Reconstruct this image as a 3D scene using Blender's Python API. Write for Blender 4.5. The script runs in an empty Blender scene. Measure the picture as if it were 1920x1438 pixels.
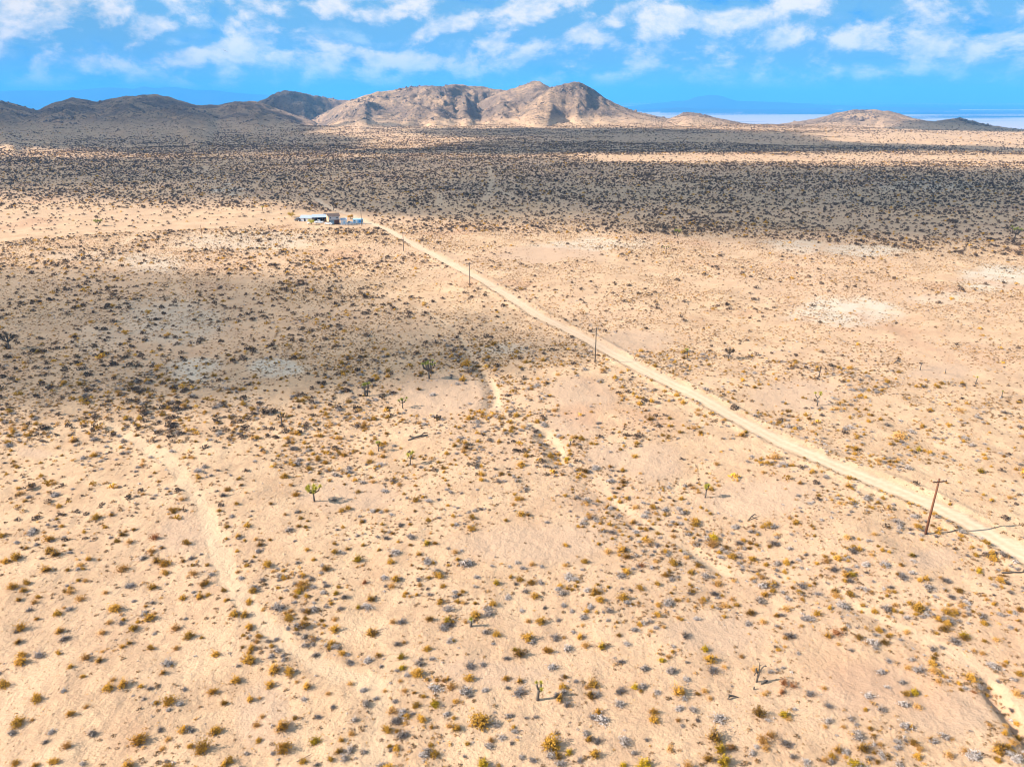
import bpy, math, random
import numpy as np

# ------------------------------------------------------------------ camera, sky, sun, exposure
R = math.radians
PITCH = R(21.06); FOC = 1400.0; H = 65.0; PW, PH = 1920.0, 1438.0
SUN_EL = R(31.5); SHAD_AZ = R(7.0)          # shadows fall towards +X, a little away from the camera
SC = bpy.context.scene
cam_d = bpy.data.cameras.new('camera'); cam = bpy.data.objects.new('camera', cam_d)
SC.collection.objects.link(cam); SC.camera = cam
cam.location = (0, 0, H); cam.rotation_euler = (R(90) - PITCH, 0, 0)
cam_d.sensor_fit = 'HORIZONTAL'; cam_d.sensor_width = 36.0; cam_d.lens = 36.0 * FOC / PW
cam_d.clip_start = 0.5; cam_d.clip_end = 200000.0
SC.view_settings.view_transform = 'Standard'; SC.view_settings.look = 'None'
SC.view_settings.gamma = 1.0; SC.view_settings.use_curve_mapping = False
SC.view_settings.exposure = 1.20
SC.render.engine = 'CYCLES'
cy = SC.cycles
cy.max_bounces = 6; cy.diffuse_bounces = 2; cy.glossy_bounces = 1; cy.transmission_bounces = 1
cy.volume_bounces = 1; cy.transparent_max_bounces = 24
cy.use_adaptive_sampling = False
cy.use_denoising = True; cy.pixel_filter_type = 'BLACKMAN_HARRIS'; cy.filter_width = 1.1

def col(c): return (c[0], c[1], c[2], 1.0)

class NT:
    """tiny helper for node trees"""
    def __init__(s, tree): s.t = tree; s.n = tree.nodes; s.l = tree.links
    def new(s, typ, **kw):
        n = s.n.new(typ)
        for k, v in kw.items(): setattr(n, k, v)
        return n
    def put(s, sock, v):
        if isinstance(v, bpy.types.NodeSocket): s.l.new(v, sock)
        elif v is not None:
            try: sock.default_value = v
            except Exception: sock.default_value = col(v)
    def math(s, op, a, b=None, c=None, clamp=False):
        n = s.new('ShaderNodeMath', operation=op, use_clamp=clamp)
        s.put(n.inputs[0], a)
        if b is not None: s.put(n.inputs[1], b)
        if c is not None: s.put(n.inputs[2], c)
        return n.outputs[0]
    def vm(s, op, a, b=None, scale=None):
        n = s.new('ShaderNodeVectorMath', operation=op); s.put(n.inputs[0], a)
        if b is not None: s.put(n.inputs[1], b)
        if scale is not None: s.put(n.inputs['Scale'], scale)
        return n.outputs['Value'] if op in ('LENGTH', 'DOT_PRODUCT') else n.outputs[0]
    def noise(s, vec, scale, detail=4.0, rough=0.5, dist=0.0, out=0, lac=2.0):
        n = s.new('ShaderNodeTexNoise'); s.put(n.inputs['Vector'], vec)
        n.inputs['Scale'].default_value = scale; n.inputs['Detail'].default_value = detail
        n.inputs['Roughness'].default_value = rough; n.inputs['Distortion'].default_value = dist
        n.inputs['Lacunarity'].default_value = lac
        return n.outputs[out]
    def voro(s, vec, scale, out='Distance', feature='F1', rand=1.0):
        n = s.new('ShaderNodeTexVoronoi', feature=feature); s.put(n.inputs['Vector'], vec)
        n.inputs['Scale'].default_value = scale; n.inputs['Randomness'].default_value = rand
        return n.outputs[out]
    def ramp(s, x, a, b, to0=0.0, to1=1.0, smooth=True):
        n = s.new('ShaderNodeMapRange', interpolation_type='SMOOTHSTEP' if smooth else 'LINEAR')
        s.put(n.inputs['Value'], x); s.put(n.inputs['From Min'], a); s.put(n.inputs['From Max'], b)
        s.put(n.inputs['To Min'], to0); s.put(n.inputs['To Max'], to1)
        return n.outputs['Result']
    def mix(s, f, a, b, blend='MIX'):
        n = s.new('ShaderNodeMix', data_type='RGBA', blend_type=blend)
        s.put(n.inputs[0], f)
        for i, v in ((6, a), (7, b)):
            if isinstance(v, bpy.types.NodeSocket): s.l.new(v, n.inputs[i])
            else: n.inputs[i].default_value = col(v)
        return n.outputs[2]
    def mapping(s, vec, scale=(1, 1, 1), loc=(0, 0, 0)):
        n = s.new('ShaderNodeMapping'); s.put(n.inputs['Vector'], vec)
        n.inputs['Scale'].default_value = scale; n.inputs['Location'].default_value = loc
        return n.outputs[0]

# world: Nishita sky with a procedural deck of broken clouds
world = bpy.data.worlds.new('World'); SC.world = world; world.use_nodes = True
world.cycles.sampling_method = 'MANUAL'; world.cycles.sample_map_resolution = 256
w = NT(world.node_tree); w.n.clear()
sky = w.new('ShaderNodeTexSky', sky_type='NISHITA'); sky.sun_disc = False
sky.sun_elevation = SUN_EL; sky.sun_rotation = R(270 - 7); sky.altitude = 900; sky.air_density = 1.0
sky.dust_density = 0.3; sky.ozone_density = 2.0
SKY_STRENGTH = 0.10
SKY_TINT = (0.09, 0.38, 0.80)
blue = w.mix(0.6, w.mix(1.0, sky.outputs[0], SKY_TINT, 'MULTIPLY'), (0.0, 1.25, 3.6))
tc = w.new('ShaderNodeTexCoord'); sep = w.new('ShaderNodeSeparateXYZ'); w.l.new(tc.outputs['Generated'], sep.inputs[0])
dz = sep.outputs['Z']
base = w.mapping(tc.outputs['Generated'], scale=(1, 1, 1.75))
warp = w.noise(base, 6.0, 3, 0.5, out=1)
wv = w.vm('ADD', base, w.vm('SCALE', w.vm('SUBTRACT', warp, (0.5, 0.5, 0.5)), scale=0.05))
def puff(off):
    v = w.vm('ADD', wv, off)
    a = w.noise(v, 13.0, 10.0, 0.62)
    b = w.voro(v, 22.0, feature='SMOOTH_F1')
    return w.math('ADD', w.math('MULTIPLY', a, 1.0), w.math('MULTIPLY', w.math('SUBTRACT', 0.50, b), 0.34))
d0 = puff((0, 0, 0)); d1 = puff((-0.012, 0.0, 0.030))
cover = w.ramp(dz, 0.004, 0.020, 0.12, 0.0)
m1 = w.ramp(w.math('SUBTRACT', d0, cover), 0.27, 0.46)
lit = w.ramp(w.math('SUBTRACT', d0, d1), -0.10, 0.17)
st = w.noise(w.mapping(wv, scale=(1, 1, 2.2), loc=(3, 1, 2)), 5.0, 8.0, 0.6)
m2 = w.math('MULTIPLY', w.ramp(w.math('SUBTRACT', st, w.math('MULTIPLY', cover, 0.5)), 0.36, 0.62), 0.85)
lit = w.math('MULTIPLY', lit, w.ramp(w.noise(w.vm('ADD', wv, (0.3, 0.1, 0.7)), 30.0, 7.0, 0.6), 0.30, 0.58, 0.45, 1.0))
ccol = w.mix(lit, (0.9, 2.2, 3.6), (4.7, 4.5, 4.4))
sk = w.mix(m2, blue, w.mix(w.ramp(st, 0.42, 0.62), (0.35, 1.7, 3.6), (2.6, 3.5, 4.1)))
sk = w.mix(m1, sk, ccol)
bg = w.new('ShaderNodeBackground'); w.put(bg.inputs[0], sk); bg.inputs[1].default_value = SKY_STRENGTH
wo = w.new('ShaderNodeOutputWorld'); w.l.new(bg.outputs[0], wo.inputs[0])

sun_d = bpy.data.lights.new('sun', 'SUN'); sun_d.energy = 4.8; sun_d.angle = R(0.5); sun_d.color = (1.0, 0.91, 0.80)
sun = bpy.data.objects.new('sun', sun_d); SC.collection.objects.link(sun)
from mathutils import Vector, Matrix
LD = Vector((math.cos(SHAD_AZ) * math.cos(SUN_EL), math.sin(SHAD_AZ) * math.cos(SUN_EL), -math.sin(SUN_EL)))
sun.rotation_euler = LD.to_track_quat('-Z', 'Y').to_euler(); sun.location = (-200, -50, 300)

# ------------------------------------------------------------------ helpers
rng = np.random.default_rng(7); rnd = random.Random(11)
CP, SP = math.cos(PITCH), math.sin(PITCH)
def ray(px, py):
    u = (px - 960.0) / FOC; v = (719.0 - py) / FOC
    return u, CP + v * SP, -SP + v * CP
def az_slope(px, py):
    x, y, z = ray(px, py); return math.atan2(x, y), z / math.hypot(x, y)
def project(x, y, z=0.0):
    dx, dy, dz_ = x, y, z - H
    f = dy * CP - dz_ * SP; up = dy * SP + dz_ * CP
    f = np.maximum(f, 1e-3)
    return 960 + FOC * dx / f, 719 - FOC * up / f
def hash2(ix, iy, seed):
    h = (ix.astype(np.int64) * 374761393 + iy.astype(np.int64) * 668265263 + seed * 974634777) & 0xFFFFFFFF
    h = ((h ^ (h >> 13)) * 1274126177) & 0xFFFFFFFF
    h = (h ^ (h >> 16)) & 0xFFFFFF
    return h / float(0xFFFFFF) * 2 - 1
def vn(x, y, seed=0):
    ix = np.floor(x); iy = np.floor(y); fx = x - ix; fy = y - iy
    fx = fx * fx * fx * (fx * (fx * 6 - 15) + 10); fy = fy * fy * fy * (fy * (fy * 6 - 15) + 10)
    a = hash2(ix, iy, seed); b = hash2(ix + 1, iy, seed); c = hash2(ix, iy + 1, seed); d = hash2(ix + 1, iy + 1, seed)
    return (a * (1 - fx) + b * fx) * (1 - fy) + (c * (1 - fx) + d * fx) * fy
def fbm(x, y, oct=4, seed=0, gain=0.5):
    s = 0; a = 1; t = 0
    for i in range(oct):
        s = s + a * vn(x, y, seed + i * 17); t += a; a *= gain
        x, y = x * 1.8 + y * 0.9 + 3.1, y * 1.8 - x * 0.9 + 7.7
    return s / t
def ridged(x, y, oct=4, seed=0):
    s = 0; a = 1; t = 0
    for i in range(oct):
        s = s + a * (1 - np.abs(vn(x, y, seed + i * 13)) * 2); t += a; a *= 0.5
        x, y = x * 1.8 + y * 0.9 + 1.3, y * 1.8 - x * 0.9 + 5.1
    return s / t
def sstep(a, b, x):
    t = np.clip((x - a) / (b - a), 0, 1); return t * t * (3 - 2 * t)
def flat(px, py):
    x, y, z = ray(px, py); t = H / max(-z, 1e-4); return x * t, y * t
def seg_dist(x, y, pts):
    d = np.full(np.shape(x), 1e9)
    for (ax, ay), (bx, by) in zip(pts[:-1], pts[1:]):
        vx, vy = bx - ax, by - ay; L = max(vx * vx + vy * vy, 1e-9)
        t = np.clip(((x - ax) * vx + (y - ay) * vy) / L, 0, 1)
        d = np.minimum(d, np.hypot(x - ax - t * vx, y - ay - t * vy))
    return d
def smooth_poly(pts, n=5):
    p = [pts[0]] + list(pts) + [pts[-1]]; out = []
    for i in range(1, len(p) - 2):
        p0, p1, p2, p3 = [np.array(q, float) for q in p[i - 1:i + 3]]
        for k in range(n):
            t = k / n
            out.append(tuple(0.5 * ((2 * p1) + (-p0 + p2) * t + (2 * p0 - 5 * p1 + 4 * p2 - p3) * t * t + (-p0 + 3 * p1 - 3 * p2 + p3) * t ** 3)))
    out.append(tuple(pts[-1])); return out
def W(pxs): return smooth_poly([flat(*p) for p in pxs])

# ------------------------------------------------------------------ lines on the land (pixel guides turned into ground points)
ROAD = W([(2150,1155),(1960,1062),(1920,1040),(1840,995),(1750,950),(1640,905),(1550,868),(1450,822),(1350,770),(1250,715),(1180,680),(1100,632),(1040,600),(980,568),(900,526),(850,499),(800,471),(760,449),(722,428),(690,414),(655,401),(625,392),(610,384),(592,371)])
TRACKS = [  # points, half width, strength
    (W([(205,800),(240,818),(275,838),(312,862),(342,900),(375,945),(398,995),(415,1050),(450,1110),(490,1170),(560,1215),(640,1255),(700,1282),(715,1340),(700,1460)]), 1.8, 1.0),
    (W([(780,570),(830,600),(862,628),(885,665),(905,690),(928,730),(932,765),(960,790),(1010,805),(1045,830),(1062,868),(1110,885),(1150,930),(1200,965),(1260,1002),(1330,1045),(1400,1068),(1500,1075),(1560,1092),(1640,1140),(1750,1195),(1830,1240),(1880,1282),(1925,1330)]), 1.0, 0.75),
    (W([(1700,868),(1760,900),(1840,930),(1925,968)]), 1.2, 0.5),
    (W([(-160,470),(60,445),(200,431),(280,424),(340,421),(450,413),(560,404),(640,397),(730,388),(840,381),(940,375),(1010,371),(1100,362),(1190,355),(1350,345),(1700,330)]), 2.2, 0.6),
    (W([(230,456),(262,434),(300,421),(350,405),(385,396)]), 2.6, 0.6),
    (W([(385,424),(400,410)]), 2.0, 0.5),
    (W([(908,378),(918,355),(921,330),(918,312)]), 3.0, 0.9),
    (W([(928,350),(945,360),(972,374)]), 3.0, 0.9),
    (W([(822,386),(825,370),(822,364)]), 3.0, 0.9),
    (W([(1112,353),(1135,359)]), 3.5, 0.9),
    (W([(-200,284),(460,286),(1000,286),(1500,292),(2100,300)]), 5.0, 0.35),
    (W([(335,347),(380,342),(455,339)]), 5.0, 0.9), (W([(225,356),(290,356)]), 4.0, 0.9),
    (W([(250,318),(320,316)]), 6.0, 0.7), (W([(383,312),(390,320)]), 4.0, 0.7), (W([(590,372),(560,340)]), 2.0, 0.4),
    (W([(330,490),(325,530),(345,560)]), 1.5, 0.4),
]
GULLY = [
    (W([(880,668),(908,700),(925,740),(922,765)]), 1.8, 0.9), (W([(1022,822),(1040,845),(1052,866)]), 1.8, 1.1),
    (W([(1290,1015),(1330,1040),(1352,1060)]), 1.2, 0.5),
    (W([(1862,1283),(1872,1300),(1893,1325),(1912,1352),(1935,1385),(1965,1440)]), 1.0, 1.5),
    (W([(1100,900),(1150,940),(1190,975)]), 1.5, 0.5), (W([(1560,1100),(1640,1150),(1720,1195)]), 1.6, 0.5),
]
# ------------------------------------------------------------------ hills: crest lines seen from the drone, each at its own distance
HILLS = {
 'left range': dict(R=2550, Wf=1250, Wb=700, e=1.45, rough=1.6, pts=[(-700,215),(-500,190),(-330,200),(-150,180),(-60,180),(0,188),(30,196),(70,206),(100,194),(118,187),(135,184),(160,188),(182,193),(215,185),(240,180),(262,179),(290,177),(318,182),(345,191),(370,198),(410,197),(440,190),(480,191),(520,203),(560,218),(600,231)]),
 'dark peak': dict(R=2950, Wf=600, Wb=400, e=1.1, rough=1.6, pts=[(430,212),(480,193),(502,182),(518,173),(530,170),(545,171),(575,175),(600,181),(640,188),(680,189),(720,195),(760,225)]),
 'central range': dict(R=2620, Wf=820, Wb=500, e=1.35, rough=1.5, pts=[(560,238),(600,216),(640,196),(660,187),(690,178),(710,172),(740,168),(770,163),(800,161),(830,163),(838,159),(850,158),(880,160),(905,160),(920,164),(945,170),(975,172),(1010,172),(1060,180),(1100,205),(1120,230)]),
 'twin summit': dict(R=2500, Wf=560, Wb=400, e=1.25, rough=1.6, pts=[(850,232),(900,190),(940,172),(965,165),(985,158),(1000,152),(1010,152),(1020,157),(1030,164),(1060,170),(1090,190),(1130,228)]),
 'cone hill': dict(R=2280, Wf=430, Wb=450, e=1.15, rough=1.5, pts=[(930,234),(975,205),(1010,180),(1035,166),(1050,160),(1072,154),(1085,154),(1100,160),(1118,172),(1135,184),(1165,200),(1200,212),(1240,222),(1290,233)]),
 'low knoll': dict(R=2300, Wf=330, Wb=350, e=1.2, rough=1.0, pts=[(1225,236),(1258,221),(1280,212),(1297,210),(1320,214),(1345,221),(1380,229),(1420,237)]),
 'sunlit hill': dict(R=2320, Wf=420, Wb=400, e=1.25, rough=1.0, pts=[(1440,237),(1500,230),(1530,224),(1560,215),(1590,208),(1620,206),(1645,205),(1668,207),(1690,214),(1715,221),(1760,231),(1800,240)]),
 'shaded hill': dict(R=2080, Wf=260, Wb=300, e=1.2, rough=1.0, pts=[(1650,240),(1700,228),(1730,224),(1755,227),(1780,223),(1800,222),(1825,228),(1860,237),(1900,243),(1980,247)]),
 'rocky outcrop': dict(R=2120, Wf=170, Wb=160, e=1.0, rough=2.2, pts=[(690,238),(735,222),(765,208),(783,196),(792,199),(808,205),(822,202),(840,212),(870,226),(900,238)]),
 'front mound': dict(R=1950, Wf=480, Wb=230, e=1.2, rough=0.9, pts=[(130,252),(200,232),(250,226),(300,225),(340,232),(400,243),(470,250)]),
}
FAR = {
 'pale ridge': dict(R=30000, Wf=6500, Wb=5000, pts=[(-700,172),(-300,168),(0,169),(60,168),(150,166),(200,164),(260,163),(310,160),(360,164),(430,172),(520,178),(600,181)]),
 'blue mountain': dict(R=26000, Wf=3500, Wb=4000, pts=[(1180,201),(1230,193),(1280,188),(1305,182),(1330,178),(1355,180),(1380,187),(1440,190),(1500,193),(1560,198),(1650,201),(1760,204)]),
 'low blue ridge': dict(R=20500, Wf=1500, Wb=1800, pts=[(1150,214),(1200,206),(1270,201),(1320,203),(1400,204),(1480,206),(1540,203),(1600,208),(1700,214),(1800,222)]),
}
for h in list(HILLS.values()) + list(FAR.values()):
    aa = [az_slope(*p) for p in h['pts']]
    h['az'] = np.array([a for a, s in aa]); h['z'] = np.array([H + s * h['R'] for a, s in aa])
def base_z(r, az):
    edge = 1900 + 150 * np.sin(az * 9)
    dip = -300 * sstep(0, 2600, r - edge)
    return dip
def hills_z(x, y):
    """height of hills and which of them dominates (0 = none)"""
    r = np.hypot(x, y); az = np.arctan2(x, y)
    b = base_z(r, az); z = b.copy(); cls = np.zeros(x.shape, int)
    if np.max(r) < 1100: return z, cls
    n1 = fbm(x / 420, y / 420, 5, 3); rid = 0.6 * ridged(x / 150 + n1 * 0.8, y / 190, 6, 21) + 0.4 * ridged(x / 60 + n1, y / 75, 4, 25); crag = fbm(x / 26, y / 26, 4, 40)
    for k, (nm, h) in enumerate(list(HILLS.items()) + list(FAR.items())):
        big = nm in FAR
        inside = (az > h['az'][0] - 0.05) & (az < h['az'][-1] + 0.05)
        zc = np.interp(az, h['az'], h['z'])
        endf = sstep(h['az'][0] - 0.03, h['az'][0] + 0.01, az) * (1 - sstep(h['az'][-1] - 0.01, h['az'][-1] + 0.03, az))
        sc = h['R'] / 2500.0
        Rc = h['R'] + (60 * np.sin(az * 23 + k) + 35 * np.sin(az * 61 + k * 2)) * (sc if big else min(1, h['Wf'] / 400))
        d = r - Rc
        spur = 1 + 0.34 * vn(az * 26 + k * 9.1, r / 900.0 * 0 + 0.5, 77) + 0.16 * vn(az * 70 + k * 3, r * 0 + 0.5, 78)
        e = h.get('e', 1.3)
        gul = ridged(az * h['R'] / 55.0 + 0.6 * n1, r / 700.0, 3, 31 + k)
        f = np.where(d < 0, np.clip(1 + d / (h['Wf'] * spur), 0, 1) ** e, np.clip(1 - d / h['Wb'], 0, 1) ** 1.2)
        hh = np.maximum(zc - b, 0)
        rg = h.get('rough', 0.5)
        if not big:
            f = f + rg * 0.24 * (rid - 0.35) * f * (1 - f) * 4 * 0.9 + rg * 0.055 * (gul - 0.3) * f * (1 - f) * 4 + rg * 0.045 * crag * np.sqrt(np.clip(f * (1 - f), 0, 1)) * 2
            f = np.minimum(f, 1.0)
        zz = b + hh * np.clip(f, 0, 1) * endf + (0 if big else 1.6 * rg * crag * sstep(0.6, 1, f) * (hh > 12))
        take = inside & (zz > z + 0.02); z = np.where(take, zz, z); cls = np.where(take & (zz > b + 2.0), k + 1, cls)
    return z, cls
PALE = [(1600,585,110,28,.9),(1530,592,60,14,.5),(370,690,70,26,.8),(540,690,60,18,.9),(330,600,110,45,.45),(1640,472,90,14,.8),(1500,465,60,14,.6),(1890,520,90,26,.9),(1120,460,130,14,.6),(470,450,150,20,.5),(300,490,60,18,.6),(430,357,40,5,1.0),(950,660,60,14,.5),(230,480,140,16,.3),(1750,350,120,10,.4),(1780,560,60,12,.4),(200,640,60,30,.25)]
BARE = [(850,745,110,42),(655,925,110,34),(1010,1015,170,42),(1430,930,120,40),(1360,1180,110,45),(1100,745,60,35),(1090,800,50,30),(1500,745,90,30),(930,1250,120,30),(1640,1280,110,60),(80,850,50,10),(1240,870,60,40),(1050,480,120,16),(500,1330,60,70),(1150,860,60,25),(1780,700,60,20),(1800,1330,90,50),(1750,1040,60,20),(350,1000,60,40),(1200,640,80,25)]
def blobs(px, py, L, i=4):
    m = np.zeros(np.shape(px))
    for b in L:
        q = ((px - b[0]) / b[2]) ** 2 + ((py - b[1]) / b[3]) ** 2
        m = np.maximum(m, (1 - sstep(0.25, 1.3, q)) * (b[4] if len(b) > 4 else 1.0))
    return m
G_RUT = [None]
def near_mask(fn, x, y, pts, pad):
    xs = [p[0] for p in pts]; ys = [p[1] for p in pts]
    m = (x > min(xs) - pad) & (x < max(xs) + pad) & (y > min(ys) - pad) & (y < max(ys) + pad)
    out = np.full(np.shape(x), 1e9)
    if np.any(m): out[m] = fn(x[m], y[m], pts)
    return out
def ground_all(x, y):
    x = np.asarray(x, float); y = np.asarray(y, float)
    r = np.hypot(x, y)
    z, cls = hills_z(x, y)
    roll = 1.5 * fbm(x / 75, y / 75, 3, 5) + 0.45 * fbm(x / 17, y / 17, 3, 9)
    z = z + roll * sstep(25, 90, r) * (1 + sstep(500, 1500, r) * 0.8)
    near = r < 420
    fine = np.zeros(x.shape)
    if np.any(near): fine[near] = 0.17 * fbm(x[near] / 3.2, y[near] / 3.2, 3, 60) * (1 - sstep(250, 420, r[near]))
    px, py = project(x, y, 0)
    wpx = px + 26 * fbm(x / 11, y / 11, 4, 111) + 10; wpy = py + 11 * fbm(x / 13, y / 13, 4, 112)
    rd = near_mask(seg_dist, x, y, ROAD, 20)
    road = 1 - sstep(1.5, 2.4, rd + 0.7 * fbm(x / 3.5, y / 3.5, 3, 90)); rut = (np.exp(-((rd - 0.85) / 0.32) ** 2)) * road
    berm = np.exp(-((rd - 3.5) / 0.8) ** 2) * 0.3 * (1 + .6 * fbm(x / 6, y / 6, 2, 92))
    track = np.zeros(x.shape)
    for pts, hw, st in TRACKS:
        d = near_mask(seg_dist, x, y, pts, 20)
        track = np.maximum(track, (1 - sstep(hw * 0.45, hw * 1.05, d + 0.45 * hw * fbm(x / 2.5, y / 2.5, 2, 95))) * st * (0.85 + 0.2 * vn(x / 14, y / 14, 96)))
    g = np.zeros(x.shape)
    for pts, hw, dep in GULLY:
        d = near_mask(seg_dist, x, y, pts, 12)
        g = np.maximum(g, dep * np.exp(-(d / hw) ** 2 * 1.0) * (1 + 0.3 * vn(x / 1.5, y / 1.5, 98)))
    z = z + (fine + berm * (r < 700)) * (1 - road) - 0.18 * road - 0.12 * track * (r < 500) - g * (0.7 + 0.3 * road * 0)
    pale = blobs(wpx, wpy, PALE) * (r < 1200) * 0.62; bare = blobs(wpx, wpy, BARE)
    track = np.maximum(track, 0); G_RUT[0] = rut
    return z, cls, road, track, pale, bare, g
def gz(x, y):
    return float(ground_all(np.array([x]), np.array([y]))[0][0])
def place(px, py):
    """ground point seen at a pixel of the photograph"""
    x, y, z = ray(px, py); t = H / -z
    for _ in range(6):
        h = gz(x * t, y * t); t = (H - h) / -z
    return x * t, y * t, h

# ------------------------------------------------------------------ materials
def material(name):
    m = bpy.data.materials.new(name); m.use_nodes = True; n = NT(m.node_tree); n.n.clear()
    return m, n, n.new('ShaderNodeOutputMaterial')
def ground_material(kind):
    m, n, out = material(kind)
    pos = n.new('ShaderNodeNewGeometry').outputs['Position']
    def attr(a): return n.new('ShaderNodeAttribute', attribute_name=a).outputs['Fac']
    road, track, pale, bare, hill, far = [attr(a) for a in ('road', 'track', 'pale', 'bare', 'hill', 'far')]
    big = n.noise(pos, 0.012, 5, 0.55); mid = n.noise(pos, 0.11, 5, 0.6); fin = n.noise(pos, 1.1, 6, 0.65); gr = n.noise(pos, 7.0, 3, 0.6)
    sand = n.mix(n.ramp(mid, 0.35, 0.68), (0.43, 0.275, 0.165), (0.58, 0.390, 0.242))
    sand = n.mix(n.ramp(big, 0.38, 0.65, 0, 0.6), sand, (0.50, 0.325, 0.215))
    sand = n.mix(n.ramp(fin, 0.40, 0.72, 0, 0.5), sand, (0.60, 0.41, 0.245))
    sand = n.mix(n.math('MULTIPLY', bare, 0.75), sand, n.mix(fin, (0.42, 0.28, 0.19), (0.51, 0.355, 0.245)))
    # dry litter and gravel speckle
    sp = n.voro(pos, 2.4); sp2 = n.noise(pos, 0.5, 4, 0.7)
    spm = n.math('MULTIPLY', n.ramp(sp, 0.20, 0.08), n.ramp(sp2, 0.46, 0.62))
    spm = n.math('MULTIPLY', spm, n.math('SUBTRACT', 0.75, n.math('MULTIPLY', n.math('MAXIMUM', road, track), 0.75)))
    sand = n.mix(spm, sand, (0.20, 0.115, 0.06))
    lit = n.math('MULTIPLY', n.ramp(n.noise(pos, 2.7, 5, 0.75), 0.56, 0.70), n.ramp(mid, 0.42, 0.62, 0.1, 0.55))
    lit = n.math('MULTIPLY', lit, n.math('SUBTRACT', 1.0, n.math('MAXIMUM', road, n.math('MULTIPLY', bare, 0.9))))
    sand = n.mix(lit, sand, (0.33, 0.19, 0.09))
    sand = n.mix(n.ramp(gr, 0.38, 0.72, 0.0, 0.50), sand, (0.33, 0.205, 0.115))
    palec = n.mix(fin, (0.47, 0.40, 0.31), (0.56, 0.50, 0.41))
    sand = n.mix(n.math('MULTIPLY', pale, n.ramp(n.noise(pos, 0.16, 5, 0.6), 0.33, 0.55, 0.45, 1.3)), sand, palec)
    red = n.ramp(n.noise(n.mapping(pos, loc=(50, 9, 0)), 0.02, 4, 0.6), 0.56, 0.70, 0, 0.45)
    sand = n.mix(red, sand, (0.40, 0.215, 0.125))
    rc = n.mix(n.ramp(fin, 0.3, 0.7), (0.47, 0.325, 0.21), (0.56, 0.40, 0.27))
    sand = n.mix(n.math('MULTIPLY', track, 0.6), sand, (0.54, 0.385, 0.25)); sand = n.mix(road, sand, rc)
    sand = n.mix(n.math('MULTIPLY', attr('rut'), 0.55), sand, (0.64, 0.475, 0.33))
    # hills: gravelly brown slopes dotted with scrub, rock where it is steep
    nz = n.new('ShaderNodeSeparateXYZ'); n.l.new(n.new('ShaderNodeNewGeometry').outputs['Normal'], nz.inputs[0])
    hb = n.mix(n.ramp(n.noise(pos, 0.008, 6, 0.62), 0.38, 0.62), (0.27, 0.19, 0.14), (0.50, 0.33, 0.205))
    hb = n.mix(n.ramp(n.noise(pos, 0.035, 8, 0.75), 0.48, 0.60, 0, 0.6), hb, (0.15, 0.115, 0.10))
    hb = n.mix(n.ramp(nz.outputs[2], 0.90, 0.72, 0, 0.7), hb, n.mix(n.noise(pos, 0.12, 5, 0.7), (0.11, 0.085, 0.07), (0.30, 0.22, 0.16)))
    sh = n.ramp(n.voro(pos, 0.13), 0.34, 0.16, 0, 0.75)
    hb = n.mix(sh, hb, (0.11, 0.085, 0.06))
    hb = n.mix(n.ramp(n.noise(pos, 0.3, 4, 0.7), 0.60, 0.70, 0, 0.6), hb, (0.10, 0.08, 0.055))
    c = n.mix(hill, sand, hb)
    # far valley floor: playa bands and dark alluvium
    fb = n.noise(n.mapping(pos, scale=(0.00010, 0.00052, 0)), 1.0, 6, 0.6)
    rl = n.vm('LENGTH', pos); fb = n.math('ADD', fb, n.math('MULTIPLY', n.math('MULTIPLY', n.ramp(rl, 9500, 11500), n.ramp(rl, 19500, 16500)), 0.085))
    fc = n.mix(n.ramp(fb, 0.53, 0.57), (0.03, 0.03, 0.03), (0.58, 0.45, 0.36))
    fc = n.mix(hill, fc, n.mix(n.noise(pos, 0.002, 5, 0.6), (0.03, 0.032, 0.03), (0.08, 0.07, 0.06)))
    c = n.mix(far, c, fc)
    b = n.new('ShaderNodeBsdfPrincipled'); n.put(b.inputs['Base Color'], c); b.inputs['Roughness'].default_value = 1.0
    b.inputs['Specular IOR Level'].default_value = 0.1
    bh = n.math('ADD', n.math('MULTIPLY', n.noise(pos, 1.4, 7, 0.7), 0.22), n.math('MULTIPLY', n.noise(pos, 0.35, 4, 0.6), 0.35))
    bh = n.math('MULTIPLY', bh, n.math('SUBTRACT', 1.0, n.math('MULTIPLY', road, 0.8)))
    bh = n.math('ADD', bh, n.math('MULTIPLY', n.math('MULTIPLY', n.noise(pos, 0.06, 8, 0.75), 15.0), hill))
    bp = n.new('ShaderNodeBump'); bp.inputs['Strength'].default_value = 0.8; bp.inputs['Distance'].default_value = 1.0
    n.put(bp.inputs['Height'], bh); n.l.new(bp.outputs[0], b.inputs['Normal'])
    n.l.new(b.outputs[0], out.inputs[0]); return m
def leaf_mat(name, c1, c2, trans=0.25, sc=2.0, rim=None):
    m, n, out = material(name)
    oi = n.new('ShaderNodeObjectInfo'); at = n.new('ShaderNodeAttribute', attribute_type='INSTANCER', attribute_name='tint')
    geo = n.new('ShaderNodeNewGeometry')
    pos = geo.outputs['Position']
    f = n.math('ADD', n.math('MULTIPLY', n.noise(pos, sc, 3, 0.7), 0.7), n.math('MULTIPLY', oi.outputs['Random'], 0.5))
    f = n.math('ADD', f, n.math('MULTIPLY', geo.outputs['Random Per Island'], 0.35))
    c = n.mix(n.ramp(f, 0.35, 1.05, smooth=False), c1, c2)
    d = n.new('ShaderNodeBsdfDiffuse'); n.put(d.inputs[0], c)
    t = n.new('ShaderNodeBsdfTranslucent'); n.put(t.inputs[0], c)
    mx = n.new('ShaderNodeMixShader'); mx.inputs[0].default_value = trans
    n.l.new(d.outputs[0], mx.inputs[1]); n.l.new(t.outputs[0], mx.inputs[2]); n.l.new(mx.outputs[0], out.inputs[0]); return m
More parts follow.
